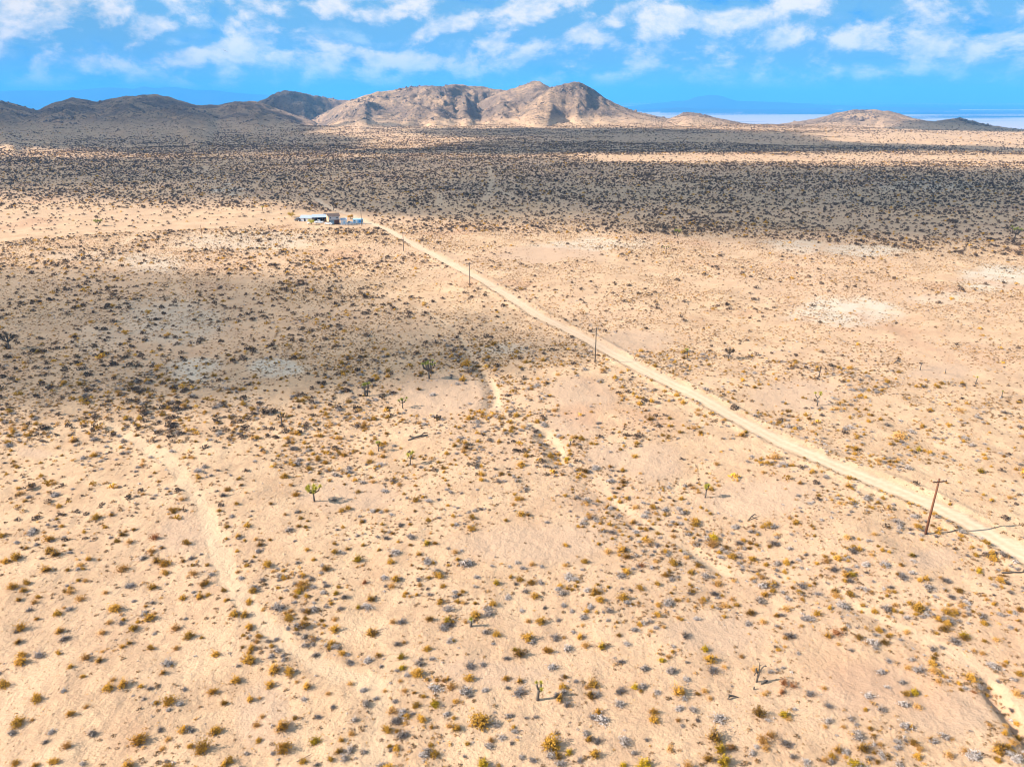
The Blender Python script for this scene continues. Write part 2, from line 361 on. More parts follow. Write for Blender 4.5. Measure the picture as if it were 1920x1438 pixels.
def plain(name, c1, c2=None, rough=0.8, sc=3.0, metal=0.0, stretch=(1, 1, 1)):
    m, n, out = material(name); b = n.new('ShaderNodeBsdfPrincipled')
    tcn = n.new('ShaderNodeTexCoord').outputs['Object']
    v = n.mapping(tcn, scale=stretch)
    c = n.mix(n.ramp(n.noise(v, sc, 6, 0.65), 0.32, 0.68), c1, c2 or tuple(x * 0.75 for x in c1))
    n.put(b.inputs['Base Color'], c); b.inputs['Roughness'].default_value = rough; b.inputs['Metallic'].default_value = metal
    n.l.new(b.outputs[0], out.inputs[0]); return m
M = dict(
    creo=leaf_mat('creosote_leaves', (0.27, 0.15, 0.026), (0.74, 0.40, 0.060)),
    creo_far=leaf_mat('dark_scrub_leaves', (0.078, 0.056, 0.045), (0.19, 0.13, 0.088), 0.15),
    stem=leaf_mat('dry_stems_shade_core', (0.060, 0.040, 0.026), (0.20, 0.135, 0.08), 0.0),
    grey=leaf_mat('grey_shrub_twigs', (0.25, 0.205, 0.175), (0.58, 0.50, 0.45), 0.15),
    tuft=leaf_mat('tan_grass_blades', (0.38, 0.20, 0.06), (0.72, 0.42, 0.14), 0.3),
    small=leaf_mat('small_scrub_twigs', (0.13, 0.083, 0.048), (0.42, 0.255, 0.12), 0.15),
    yellow=leaf_mat('yellow_green_leaves', (0.34, 0.22, 0.018), (0.66, 0.43, 0.03), 0.3),
    red=leaf_mat('rust_dry_stalks', (0.30, 0.13, 0.055), (0.50, 0.24, 0.10), 0.2),
    jgreen=leaf_mat('joshua_leaf_blades', (0.14, 0.16, 0.035), (0.46, 0.46, 0.09), 0.2),
    jyellow=leaf_mat('joshua_yellow_blades', (0.34, 0.31, 0.04), (0.60, 0.52, 0.08), 0.3),
    jdead=leaf_mat('joshua_dead_blades', (0.055, 0.038, 0.025), (0.16, 0.11, 0.07), 0.05),
    bark=plain('joshua_bark', (0.16, 0.13, 0.105), (0.075, 0.06, 0.048), 0.95, 5.0),
    deadwood=plain('weathered_dead_wood', (0.13, 0.105, 0.08), (0.04, 0.032, 0.026), 0.9, 6.0, stretch=(1, 1, 0.3)),
    pole=plain('creosoted_pole_wood', (0.20, 0.075, 0.030), (0.10, 0.040, 0.018), 0.85, 5.0, stretch=(4, 4, 0.4)),
    polegrey=plain('grey_pole_wood', (0.13, 0.10, 0.075), (0.07, 0.055, 0.04), 0.85, 5.0, stretch=(4, 4, 0.4)),
    insul=plain('insulator_glaze', (0.25, 0.22, 0.2), None, 0.3),
)
# ------------------------------------------------------------------ ground sheet: polar grid round the drone, split into ground, road, tracks, hills, valley
def build_ground():
    fine = np.arange(-52, 52.001, 0.125); outer = np.arange(56, 304.1, 4.0)
    az = np.radians(np.concatenate([fine, outer])); na = len(az)
    rs = [0.5, 4, 9, 15, 21, 27, 33, 38, 42, 45]; r = 47.0
    while r < 90000:
        rs.append(r)
        if r < 170: s = 0.36 + (r - 47) * 0.0022
        elif r < 1900: s = max(0.63, r * r * 2.1e-5 if r < 420 else 3.7 + (r - 420) * 0.0075)
        elif r < 3100: s = 7.5
        else: s = r * 0.035
        r += s
    rs = np.array(rs); nr = len(rs)
    A, RR = np.meshgrid(az, rs); X = RR * np.sin(A); Y = RR * np.cos(A)
    z, cls, road, track, pale, bare, g = ground_all(X.ravel(), Y.ravel())
    rut = G_RUT[0]; rr = RR.ravel(); far = sstep(3300, 5000, rr) * (cls < 1)
    hill = np.zeros(len(z)); b = base_z(rr, A.ravel())
    hill = sstep(3, 28, z - b) * (rr > 1100); hill = np.maximum(hill, sstep(1900, 2300, rr) * 0.8); hill = np.where(rr > 4500, 0.0, hill); hill = np.where((cls > len(HILLS)), 1.0, hill); far = np.where(cls > len(HILLS), 1.0, far)
    idx = np.arange(nr * na).reshape(nr, na); nx = np.roll(idx, -1, axis=1)
    q = np.stack([idx[:-1], nx[:-1], nx[1:], idx[1:]], -1).reshape(-1, 4)
    fc = cls[q].max(axis=1); fr = road[q].mean(axis=1); ft = track[q].mean(axis=1); frr = rr[q].mean(axis=1)
    names = list(HILLS) + list(FAR)
    group = np.zeros(len(q), int)
    group[fr > 0.5] = 1; group[(fr <= 0.5) & (ft > 0.33)] = 2
    sel = (fc > 0) & (frr > 1100); group[sel] = 10 + fc[sel]; group[(~sel) & (frr > 3400)] = 3
    co = np.stack([X.ravel(), Y.ravel(), z], -1)
    mat = ground_material('desert_soil')
    spec = {0: ('ground', 'pale orange desert sand dotted with gravel and dry litter'), 1: ('dirt_road', 'straight pale graded dirt road running from lower right to the house'),
            2: ('desert_track', 'faint sandy wheel tracks and washes winding through the scrub'), 3: ('valley_floor', 'far hazy valley floor with pale playa bands below the horizon')}
    hl = {'left range': 'long shaded grey hills on the left horizon', 'dark peak': 'small dark rocky peak behind the left hills', 'central range': 'broad sunlit brown range in the centre of the horizon',
          'twin summit': 'rocky summit left of the pointed cone hill', 'cone hill': 'pointed brown cone hill at the right end of the central range', 'low knoll': 'low sunlit knoll right of the cone hill',
          'sunlit hill': 'orange sunlit hill on the right horizon', 'shaded hill': 'dark low hill at the far right in cloud shadow', 'rocky outcrop': 'dark craggy outcrop at the foot of the central range',
          'front mound': 'smooth shaded mound in front of the left hills', 'pale ridge': 'faint pale blue ridge on the left skyline', 'blue mountain': 'faint blue mountain across the far valley', 'low blue ridge': 'low blue ridge on the far valley floor'}
    for gid in np.unique(group):
        f = q[group == gid]; used, inv = np.unique(f, return_inverse=True)
        if gid < 10: nm, lab = spec[gid]
        else: key = names[gid - 11]; nm = 'hill' if key in HILLS else 'distant_mountain'; lab = hl[key]
        me = bpy.data.meshes.new(nm); me.vertices.add(len(used)); me.vertices.foreach_set('co', co[used].ravel())
        me.loops.add(len(f) * 4); me.loops.foreach_set('vertex_index', inv.reshape(-1).astype(np.int32))
        me.polygons.add(len(f)); me.polygons.foreach_set('loop_start', np.arange(0, len(f) * 4, 4, dtype=np.int32))
        me.polygons.foreach_set('use_smooth', np.ones(len(f), bool))
        for an, arr in (('road', road), ('track', track), ('pale', pale), ('bare', bare), ('hill', hill), ('far', far), ('rut', rut)):
            at = me.attributes.new(an, 'FLOAT', 'POINT'); at.data.foreach_set('value', arr[used].astype(np.float32))
        me.update(calc_edges=True); me.flip_normals(); me.materials.append(mat)
        o = bpy.data.objects.new(nm, me); SC.collection.objects.link(o)
        o['kind'] = 'structure'; o['label'] = lab
build_ground()

# ------------------------------------------------------------------ mesh helpers
class MB:
    def __init__(s): s.v = []; s.f = []; s.m = []; s.mi = 0
    def quad(s, a, b, c, d):
        i = len(s.v); s.v += [tuple(a), tuple(b), tuple(c), tuple(d)]; s.f.append((i, i + 1, i + 2, i + 3)); s.m.append(s.mi)
    def tri(s, a, b, c):
        i = len(s.v); s.v += [tuple(a), tuple(b), tuple(c)]; s.f.append((i, i + 1, i + 2)); s.m.append(s.mi)
    def tube(s, pts, rad, n=6, cap=True):
        pts = [Vector(p) for p in pts]; rings = []
        for i, p in enumerate(pts):
            d = (pts[min(i + 1, len(pts) - 1)] - pts[max(i - 1, 0)]).normalized()
            a = d.orthogonal().normalized() if abs(d.z) < 0.99 else Vector((1, 0, 0)); a = (a - d * a.dot(d)).normalized(); b = d.cross(a)
            r = rad[i] if hasattr(rad, '__len__') else rad
            base = len(s.v)
            for k in range(n):
                t = 2 * math.pi * k / n; s.v.append(tuple(p + (a * math.cos(t) + b * math.sin(t)) * r))
            rings.append(base)
        for i in range(len(rings) - 1):
            for k in range(n):
                s.f.append((rings[i] + k, rings[i] + (k + 1) % n, rings[i + 1] + (k + 1) % n, rings[i + 1] + k)); s.m.append(s.mi)
        if cap:
            s.f.append(tuple(rings[-1] + k for k in range(n))); s.m.append(s.mi)
            s.f.append(tuple(rings[0] + k for k in reversed(range(n)))); s.m.append(s.mi)
    def box(s, c, h, rz=0.0):
        cx, cy_, cz = c; i = len(s.v); ca, sa = math.cos(rz), math.sin(rz)
        for dx, dy, dz_ in ((-1,-1,-1),(1,-1,-1),(1,1,-1),(-1,1,-1),(-1,-1,1),(1,-1,1),(1,1,1),(-1,1,1)):
            x, y = dx * h[0], dy * h[1]; s.v.append((cx + x * ca - y * sa, cy_ + x * sa + y * ca, cz + dz_ * h[2]))
        for f in ((0,3,2,1),(4,5,6,7),(0,1,5,4),(1,2,6,5),(2,3,7,6),(3,0,4,7)): s.f.append(tuple(i + k for k in f)); s.m.append(s.mi)
    def prism(s, prof, x0, x1):
        """profile in the YZ plane, drawn out along X"""
        i = len(s.v); n = len(prof)
        for x in (x0, x1): s.v += [(x, p[0], p[1]) for p in prof]
        s.f.append(tuple(i + k for k in reversed(range(n)))); s.f.append(tuple(i + n + k for k in range(n))); s.m += [s.mi] * 2
        for k in range(n): s.f.append((i + k, i + (k + 1) % n, i + n + (k + 1) % n, i + n + k)); s.m.append(s.mi)
    def mesh(s, name, *mats, smooth=False):
        me = bpy.data.meshes.new(name); me.from_pydata(s.v, [], s.f)
        for m in mats: me.materials.append(m)
        me.polygons.foreach_set('material_index', s.m)
        if smooth: me.polygons.foreach_set('use_smooth', [True] * len(s.f))
        me.update(); return me
def link(name, me, parent=None, loc=(0, 0, 0), rz=0.0, sc=1.0):
    o = bpy.data.objects.new(name, me); SC.collection.objects.link(o); o.location = loc; o.rotation_euler = (0, 0, rz)
    if not isinstance(sc, (int, float)): o.scale = sc
    elif sc != 1.0: o.scale = (sc, sc, sc)
    if parent: o.parent = parent
    return o
def tag(o, label=None, cat=None, group=None, kind=None):
    for k, v in (('label', label), ('category', cat), ('group', group), ('kind', kind)):
        if v: o[k] = v
    return o
def build(mb, name, mats, parent=None, smooth=False):
    return link(name, mb.mesh(name, *(mats if isinstance(mats, (list, tuple)) else [mats]), smooth=smooth), parent)

# ------------------------------------------------------------------ shrub prototypes (unit radius)
def rdir(r, lo, hi):
    a = r.uniform(0, 2 * math.pi); p = math.radians(r.uniform(lo, hi)); return Vector((math.sin(p) * math.cos(a), math.sin(p) * math.sin(a), math.cos(p)))
def leaf(mb, p, s, r):
    a = Vector((r.gauss(0, 1), r.gauss(0, 1), r.gauss(0, 1))).normalized(); b = a.orthogonal().normalized()
    mb.quad(p - a * s, p - b * s * 0.5, p + a * s, p + b * s * 0.5)
def blade(mb, p, q, wd, r):
    d = (q - p); sdir = d.cross(Vector((r.gauss(0, 1), r.gauss(0, 1), r.gauss(0, 1)))).normalized() * wd
    mb.tri(p - sdir, p + sdir, q)
def shrub(seed, kind, n, leaves=5, ls=0.055):
    """an irregular multi-stemmed bush: several offset clumps, bare stems below, foliage towards the tips, dark twig quads as shade in the core"""
    r = random.Random(seed); fo, st = MB(), MB()
    clumps = [(Vector((0, 0, 0)), 1.0)] + [(Vector((r.uniform(-.45, .45), r.uniform(-.45, .45), 0)), r.uniform(.45, .8)) for _ in range(r.randint(2, 4))]
    lop = [r.uniform(0, 6.28) for _ in range(3)]
    for i in range(n):
        c, cs = clumps[r.randrange(len(clumps))] if r.random() < .7 else clumps[0]
        d = rdir(r, 0, 82 if kind != 'tuft' else 60); ang = math.atan2(d.y, d.x)
        L = cs * (0.55 + 0.45 * r.random()) * (0.85 + 0.22 * math.sin(ang * 2 + lop[0]) + 0.12 * math.sin(ang * 5 + lop[1]))
        d.z *= 0.85 if kind == 'grey' else 1.05
        base = c * 0.7 + Vector((r.gauss(0, .06), r.gauss(0, .06), 0)); tip = base + d * L
        if kind == 'tuft': blade(fo, base, tip * 0.85, 0.03, r); continue
        blade(st, base, tip, 0.016, r)
        for k in range(leaves):
            t = r.uniform(0.45 if kind != 'grey' else 0.3, 1.03)
            leaf(fo, base.lerp(tip, t) + Vector((r.gauss(0, .05), r.gauss(0, .05), abs(r.gauss(0, .04)))), ls * r.uniform(.6, 1.4), r)
    if kind != 'tuft':
        for _ in range(int(n * 0.9)):  # inner twig quads in dark stem colour, added to deepen the shaded core
            c, cs = clumps[r.randrange(len(clumps))]
            leaf(st, c * 0.6 + rdir(r, 0, 90) * r.uniform(.05, .55) * cs * .9, 0.075 * r.uniform(.5, 1.2), r)
        for _ in range(26):
            d = rdir(r, 25, 88); q = d * r.uniform(.95, 1.3); q.z = abs(q.z) * .8; blade(st, d * .2, q, 0.014, r)
    return fo, st
PROTO = {}
def proto(kind, seed, n, leaves, ls, fm, sm='stem'):
    fo, st = shrub(seed, 'tuft' if kind in ('tuft', 'red') else ('grey' if kind == 'grey' else 'creo'), n, leaves, ls)
    if kind in ('tuft', 'red'):
        r = random.Random(seed + 5)
        for _ in range(n): leaf(fo, rdir(r, 20, 88) * r.uniform(.3, .95) * 0.8, 0.07, r)
    PROTO.setdefault(kind, []).append((fo.mesh(kind + '_foliage', M[fm]), st.mesh(kind + '_stems', M[sm]) if st.v else None))
for s in range(4): proto('creo', 100 + s, 130, 6, 0.060, 'creo')
for s in range(4): proto('grey', 200 + s, 110, 6, 0.060, 'grey')
for s in range(3): proto('tuft', 300 + s, 200, 0, 0, 'tuft')
for s in range(2): proto('yellow', 400 + s, 130, 7, 0.062, 'yellow')
for s in range(2): proto('red', 500 + s, 160, 0, 0, 'red')

# ------------------------------------------------------------------ utility poles
def utility_pole(px, py, label, h=10.0, mat='pole', yaw=0.0, lean=(0, 0), rad=0.17, arm=True, px_h=None):
    x, y, z = place(px, py)
    if px_h:  # height from the drawn length
        dd = ray(px, py - px_h); t = math.hypot(x, y) / math.hypot(dd[0], dd[1]); h = H + dd[2] * t - z
    root = bpy.data.objects.new('utility_pole', None); SC.collection.objects.link(root); root.location = (x, y, z)
    root.rotation_euler = (lean[0], lean[1], yaw)
    tag(root, label, 'utility pole', 'utility poles across the desert')
    mb = MB(); mb.tube([(0, 0, -0.6), (0, 0, h * .5), (0, 0, h)], [rad, rad * .85, rad * .68], 10); build(mb, 'pole_shaft', M[mat], root, True)
    if arm:
        mb = MB(); mb.box((0, -0.2, h - 0.45), (1.25, 0.07, 0.075)); ca = build(mb, 'crossarm', M[mat], root)
        for sx in (-1.1, -0.45, 0.5, 1.1):
            mb = MB(); mb.tube([(sx, -0.2, h - 0.37), (sx, -0.2, h - 0.27), (sx, -0.2, h - 0.15), (sx, -0.2, h - 0.11)], [0.03, 0.075, 0.075, 0.03], 8)
            build(mb, 'insulator', M['insul'], ca)
        for sx in (-1, 1):
            mb = MB(); mb.tube([(sx * 0.62, -0.14, h - 0.5), (0, -0.15, h - 1.15)], 0.022, 5); build(mb, 'brace', M['insul'], root)
    return root
PYAW = math.atan2(ROAD[60][0] - ROAD[40][0], -(ROAD[60][1] - ROAD[40][1]))
utility_pole(1735, 1001, 'nearest leaning reddish brown utility pole with crossarm beside the dirt road', px_h=109, yaw=0.20, lean=(0, R(1.5)), rad=0.2)
utility_pole(1115.5, 680, 'second nearest utility pole, standing left of the dirt road in mid frame', px_h=66, mat='polegrey', yaw=0.1)
utility_pole(881, 538, 'third utility pole along the dirt road, between mid frame and the house', px_h=46, mat='polegrey', yaw=0.1)
utility_pole(757, 471, 'fourth utility pole beside the dirt road bend near the house', px_h=36, mat='polegrey', yaw=0.1)
utility_pole(678.5, 424, 'utility pole just right of the blue and white trailer', px_h=31, mat='polegrey')
utility_pole(625.5, 395, 'tall utility pole behind the two storey house', px_h=24, mat='polegrey')
utility_pole(379, 444, 'slender pale pole left of the house by the thin track', px_h=22, mat='pole', arm=False, rad=0.13)
utility_pole(1700, 361, 'thin dark pole among dense scrub at upper right, left one of two', px_h=24, mat='polegrey', arm=False, rad=0.2)
utility_pole(1835, 353, 'thin dark pole among dense scrub at upper right, right one of two', px_h=24, mat='polegrey', arm=False, rad=0.2)
utility_pole(389, 346, 'distant pole beside the pale clearing beyond the left track', px_h=14, mat='polegrey', arm=False, rad=0.2)

# ------------------------------------------------------------------ Joshua trees
def rosette(mat, seed, n=70, droop=False):
    r = random.Random(seed); mb = MB()
    for _ in range(n):
        d = rdir(r, 0, 115 if not droop else 175); L = r.uniform(.75, 1.1)
        if droop: d.z -= 0.5
        blade(mb, d * 0.08, d * L, 0.075, r)
    return mb.mesh('leaf_rosette', M[mat])
ROS = {k: [rosette(k, 50 + i, droop=(k == 'jdead')) for i in range(2)] for k in ('jgreen', 'jyellow', 'jdead')}
def joshua(px, py, hp, label, seed, heads=6, mat='jgreen', spread=0.5, fork=0.5, head=0.55, cat='Joshua tree', stems=1, lean=0.0, thick=0.045):
    """px, py = foot in the photograph, hp = drawn height in its pixels"""
    x, y, z = place(px, py); dd = ray(px, py - hp); t = math.hypot(x, y) / math.hypot(dd[0], dd[1]); h = H + dd[2] * t - z
    r = random.Random(seed)
    root = bpy.data.objects.new('joshua_tree', None); SC.collection.objects.link(root); root.location = (x, y, z)
    root.rotation_euler = (0, 0, r.uniform(0, 6))
    tag(root, label, cat, 'Joshua trees scattered over the desert')
    th = max(0.10, h * thick)
    for s in range(stems):
        off = Vector((r.uniform(-.4, .4), r.uniform(-.4, .4), 0)) * (stems > 1)
        fk = off * 1.6 + Vector((r.uniform(-.05, .05) * h + lean * h, r.uniform(-.05, .05) * h, h * fork))
        mb = MB(); mb.tube([off + Vector((0, 0, -.3)), off.lerp(fk, .4) + Vector((r.gauss(0, .03), r.gauss(0, .03), 0)), fk], [th * 1.3, th, th * .85], 9)
        tr = build(mb, 'trunk', M['bark'], root, True)
        nh = max(1, heads // stems)
        for i in range(nh):
            a = 2 * math.pi * (i + r.uniform(-.3, .3)) / nh; out = spread * h * r.uniform(.5, 1.0) * (0 if nh == 1 else 1)
            if i == 0 and nh > 3: out *= 0.2
            tip = fk + Vector((math.cos(a) * out * .62, math.sin(a) * out * .62, h * (1 - fork) * r.uniform(.55, .95) - head * .4))
            tip.z = min(tip.z, h - head * .7)
            mid = fk.lerp(tip, .5) + Vector((math.cos(a) * out * .18, math.sin(a) * out * .18, -h * .04))
            mb = MB(); mb.tube([fk - Vector((0, 0, th * .6)), mid, tip], [th * .8, th * .7, th * .6], 7); br = build(mb, 'branch', M['bark'], root, True)
            le = link('leaf_rosette', ROS[mat][i % 2], br, tip, r.uniform(0, 6), head * r.uniform(.95, 1.3))
            d = (tip - mid).normalized(); le.rotation_euler = d.to_track_quat('Z', 'Y').to_euler()
    return root
joshua(590, 940, 33, 'yellow green Joshua tree on open sand with a long shadow, left of centre', 1, 9, 'jyellow', .62, .5, .55)
joshua(769, 871, 24, 'yellow topped Joshua tree with one bent trunk, above the bare patch', 2, 4, 'jyellow', .5, .5, .5, lean=.08)
joshua(710, 846, 20, 'thin straggly Joshua tree left of the yellow topped one', 3, 3, 'jgreen', .25, .5, .45)
joshua(755, 765, 21, 'small forked Joshua tree on the bare grey patch', 4, 6, 'jgreen', .6, .5, .42)
joshua(805, 710, 35, 'tall dark branching Joshua tree above the bare grey patch', 5, 12, 'jgreen', .55, .45, .5)
joshua(687, 742, 26, 'multi stemmed Joshua tree rising out of grey shrubs', 6, 6, 'jgreen', .25, .5, .5, stems=3)
joshua(529, 799, 28, 'slim Joshua tree with sparse crown, left of the grey patch', 7, 3, 'jdead', .3, .62, .42)
joshua(1366, 673, 22, 'dark drooping Joshua tree right of the dirt road with low shrubs round it', 8, 6, 'jdead', .75, .5, .65)
joshua(1532, 761, 26, 'slender pale yellow headed Joshua tree alone on sand right of the road', 9, 3, 'jyellow', .4, .55, .5)
joshua(1535, 708, 22, 'small two headed Joshua tree next to an orange bush, right of the road', 10, 2, 'jdead', .5, .5, .45)
joshua(1288, 671, 18, 'pale wispy Joshua tree just above the dirt road', 11, 3, 'jgreen', .35, .6, .4)
joshua(1322, 933, 26, 'Joshua tree with one bright yellow crown below the dirt road', 12, 4, 'jyellow', .35, .55, .5)
joshua(883, 1174, 19, 'short single headed bright green Joshua tree in the foreground', 13, 1, 'jyellow', 0, .45, .5, thick=.11)
joshua(1008, 1312, 32, 'forked foreground Joshua tree with grey trunk and long shadow to the shrubs', 14, 3, 'jyellow', .42, .6, .36, thick=.07)
joshua(17, 655, 32, 'dark spreading Joshua tree at the left edge', 15, 9, 'jdead', .75, .45, .6)
joshua(185, 423, 12, 'dense dark green Joshua tree on the sunlit strip at left', 16, 10, 'jgreen', .9, .3, .8)
joshua(1069, 834, 11, 'tiny bright green Joshua tree beside the winding wash', 17, 2, 'jyellow', .3, .5, .3)
joshua(1725, 694, 17, 'thin forked grey Joshua tree at right, leftmost of three slim stems', 18, 2, 'jdead', .4, .6, .18)
joshua(1772, 701, 12, 'bare slim grey Joshua stem at right, middle of three', 19, 1, 'jdead', 0, .6, .15)
joshua(1829, 721, 18, 'slim Joshua tree with yellow head at right, rightmost of three', 20, 1, 'jyellow', 0, .6, .35)
joshua(1877, 745, 14, 'short slender Joshua tree near the right edge', 21, 2, 'jgreen', .3, .6, .3)
joshua(1270, 444, 14, 'dark Joshua tree with round crown among shaded scrub beyond the road', 22, 7, 'jgreen', .7, .4, .7)
joshua(1243, 436, 18, 'tall narrow dark Joshua tree among shaded scrub beyond the road', 23, 4, 'jdead', .25, .4, .6)
joshua(1249, 477, 16, 'thin Joshua tree on the pale ground beyond the road', 24, 3, 'jgreen', .5, .6, .45)
joshua(1902, 448, 26, 'bushy dark Joshua tree at the right edge in cloud shade', 25, 9, 'jgreen', .6, .35, .8)
joshua(620, 600, 14, 'single stemmed pale Joshua tree on the slope below the house', 26, 1, 'jyellow', 0, .6, .35)
joshua(643, 566, 10, 'small dark two headed Joshua tree on the slope below the house', 27, 2, 'jdead', .5, .5, .4)
joshua(504, 428, 7, 'tiny dark Joshua tree left of the white sheds', 28, 2, 'jdead', .4, .5, .5)
joshua(492, 396, 10, 'yellowish Joshua tree behind the thin track left of the house', 29, 4, 'jyellow', .5, .4, .6)

def deadwood(name, cat, label, px, py, limbs, sc=1.0):
    x, y, z = place(px, py); root = bpy.data.objects.new(name, None); SC.collection.objects.link(root); root.location = (x, y, z)
    tag(root, label, cat)
    for nm, pts, rad in limbs:
        mb = MB(); mb.tube([Vector(p) * sc for p in pts], [q * sc for q in rad], 8); build(mb, nm, M['deadwood'], root, True)
deadwood('dead_joshua_tree', 'dead tree', 'bare dead Joshua tree with broken arms and forked shadow, lower right', 1418, 1278, [
    ('trunk', [(0, 0, -.2), (.06, 0, .5), (.14, 0, 1.05), (.1, 0, 1.35)], [.12, .11, .13, .12]),
    ('branch', [(.1, 0, 1.2), (-.14, .05, 1.45), (-.2, .1, 1.75), (-.12, .1, 1.9)], [.1, .12, .11, .05]),
    ('branch', [(.12, 0, 1.3), (.3, .08, 1.65), (.5, .1, 1.95), (.62, .12, 2.1)], [.09, .07, .06, .05]),
    ('branch', [(.45, .1, 1.9), (.62, .1, 2.15), (.85, .12, 2.2), (.95, .12, 2.15)], [.05, .06, .09, .05]),
    ('branch', [(.2, .05, 1.5), (.22, .3, 2.0), (.2, .3, 2.6)], [.06, .05, .03]),
    ('branch', [(.2, .3, 2.05), (.35, .3, 2.1), (.45, .3, 2.2)], [.05, .05, .03]),
    ('branch', [(-.1, 0, 1.4), (-.32, -.1, 1.25), (-.38, -.1, 1.0)], [.06, .05, .04])], 1.05)
deadwood('fallen_branch', 'branch', 'dark fallen Joshua branch lying at the foot of the dead tree', 1432, 1281, [
    ('stem', [(-.35, 0, .12), (0, .05, .2), (.35, .2, .22), (.55, .3, .15)], [.09, .15, .17, .08]), ('twig', [(-.4, -.2, .05), (-.1, 0, .16)], [.04, .08])])
deadwood('fallen_log', 'log', 'short dark weathered log with a tapered end left of the dead tree', 1366, 1309, [
    ('stem', [(-.1, -.2, .1), (.1, .1, .3), (.55, .2, .22), (1.2, .1, .08)], [.13, .15, .1, .03]), ('stub', [(.05, .05, .3), (.1, .1, .5)], [.09, .05])])
deadwood('wood_chunk', 'wood chunk', 'small dark wood chunk on sand below the dead tree', 1413, 1292, [('stem', [(0, 0, .05), (.05, .05, .35)], [.1, .08])])
deadwood('fallen_joshua_tree', 'fallen tree', 'fallen Joshua log lying on sand above the bare grey knoll', 765, 826, [
    ('trunk', [(0, 0, .1), (1.2, .8, .3), (2.4, 1.5, .35), (3.5, 2.1, .3)], [.12, .17, .2, .12]), ('branch', [(2.2, 1.4, .35), (3.0, 2.4, .6), (3.7, 2.7, .5)], [.14, .14, .1]), ('branch', [(2.8, 1.7, .3), (3.8, 1.7, .5)], [.12, .1])])
deadwood('fallen_joshua_tree', 'fallen tree', 'bare fallen Joshua limb with crooked arms right of the yellow crowned tree', 1403, 976, [
    ('trunk', [(0, 0, .1), (.6, .5, .5), (1.3, .9, .7)], [.08, .1, .08]), ('branch', [(.6, .5, .5), (1.2, .2, .3), (1.9, .3, .1)], [.08, .07, .05]), ('branch', [(1.3, .9, .7), (1.6, 1.0, .4)], [.07, .05])])
deadwood('fallen_joshua_tree', 'fallen tree', 'long dead trunk lying on sand near the right edge', 1878, 1075, [
    ('trunk', [(0, 0, .15), (1.6, .1, .2), (3.0, -.1, .2)], [.1, .12, .14]), ('branch', [(3.0, -.1, .2), (3.05, -.1, .8)], [.12, .08]), ('branch', [(2.9, -.1, .2), (3.3, -.5, .1)], [.1, .06])])
deadwood('fallen_branch', 'branch', 'thin straight dead stick on open sand near the bottom edge', 556, 1428, [('stem', [(0, 0, .05), (1.3, .85, .12)], [.035, .03])])
deadwood('fallen_joshua_tree', 'fallen tree', 'dark fallen Joshua limb on sand right of the road', 1676, 681, [
    ('trunk', [(0, 0, .1), (1.2, .8, .3), (2.2, 1.1, .3)], [.12, .16, .1]), ('branch', [(.8, .5, .3), (1.8, 1.6, .4)], [.1, .08])])

# ------------------------------------------------------------------ bird
def bird():
    d = ray(422, 96); t = 190.0; root = bpy.data.objects.new('soaring_bird', None); SC.collection.objects.link(root)
    root.location = (d[0] * t, d[1] * t, H + d[2] * t); root.rotation_euler = (R(10), R(28), R(30))
    tag(root, 'small dark bird gliding against the clouds at upper left', 'bird')
    bm = plain('dark_feathers', (0.02, 0.018, 0.016), (0.035, 0.03, 0.028), 0.7)
    mb = MB(); mb.tube([(0, -.30, 0), (0, -.22, .01), (0, -.05, 0), (0, .15, 0), (0, .24, .02), (0, .32, .01)], [.02, .06, .08, .07, .05, .015], 10); build(mb, 'body', bm, root, True)
    for s in (-1, 1):
        mb = MB(); P = [(0.05, .12), (.35, .16), (.62, .10), (.80, -.05), (.60, -.10), (.35, -.12), (.05, -.12)]
        top = [(s * a, b, .03 + .10 * a) for a, b in P]; bot = [(s * a, b, .01 + .10 * a) for a, b in P]
        i = len(mb.v); mb.v += top + bot; n = len(P); mb.f += [tuple(range(n)), tuple(range(2 * n - 1, n - 1, -1))]; mb.m += [0, 0]
        for k in range(n): mb.f.append((k, n + k, n + (k + 1) % n, (k + 1) % n)); mb.m.append(0)
        build(mb, 'wing', bm, root)
    mb = MB(); mb.tri((-.04, -.25, 0), (.04, -.25, 0), (.1, -.48, 0)); mb.quad((-.04, -.25, 0), (.1, -.48, 0), (-.1, -.48, 0), (-.05, -.3, .01)); build(mb, 'tail', bm, root)
bird()

# ------------------------------------------------------------------ homestead
HM = dict(
    beige=plain('beige_stucco', (0.55, 0.38, 0.22), (0.47, 0.32, 0.18)), white=plain('white_siding', (0.52, 0.54, 0.57), (0.40, 0.43, 0.46)),
    brown=plain('brown_shingle', (0.12, 0.075, 0.055), (0.07, 0.045, 0.035), sc=2), rust=plain('rust_red_boards', (0.30, 0.11, 0.05), (0.16, 0.06, 0.035)),
    metal=plain('pale_blue_sheet_roof', (0.40, 0.45, 0.52), (0.31, 0.36, 0.43), 0.5, 1.0), wht=plain('white_paint', (0.78, 0.80, 0.82), (0.66, 0.70, 0.74), 0.4),
    blue=plain('bright_blue_tarp', (0.04, 0.26, 0.62), (0.03, 0.19, 0.5), 0.5), lblue=plain('light_blue_canvas', (0.30, 0.56, 0.74), (0.45, 0.66, 0.80), 0.6),
    dark=plain('dark_opening', (0.025, 0.022, 0.022), (0.05, 0.035, 0.03)), glass=plain('window_glass', (0.05, 0.07, 0.09), (0.08, 0.1, 0.12), 0.15), tyre=plain('tyre_rubber', (0.02, 0.02, 0.02)),
    wood=plain('raw_timber', (0.26, 0.15, 0.08), (0.17, 0.10, 0.055)))
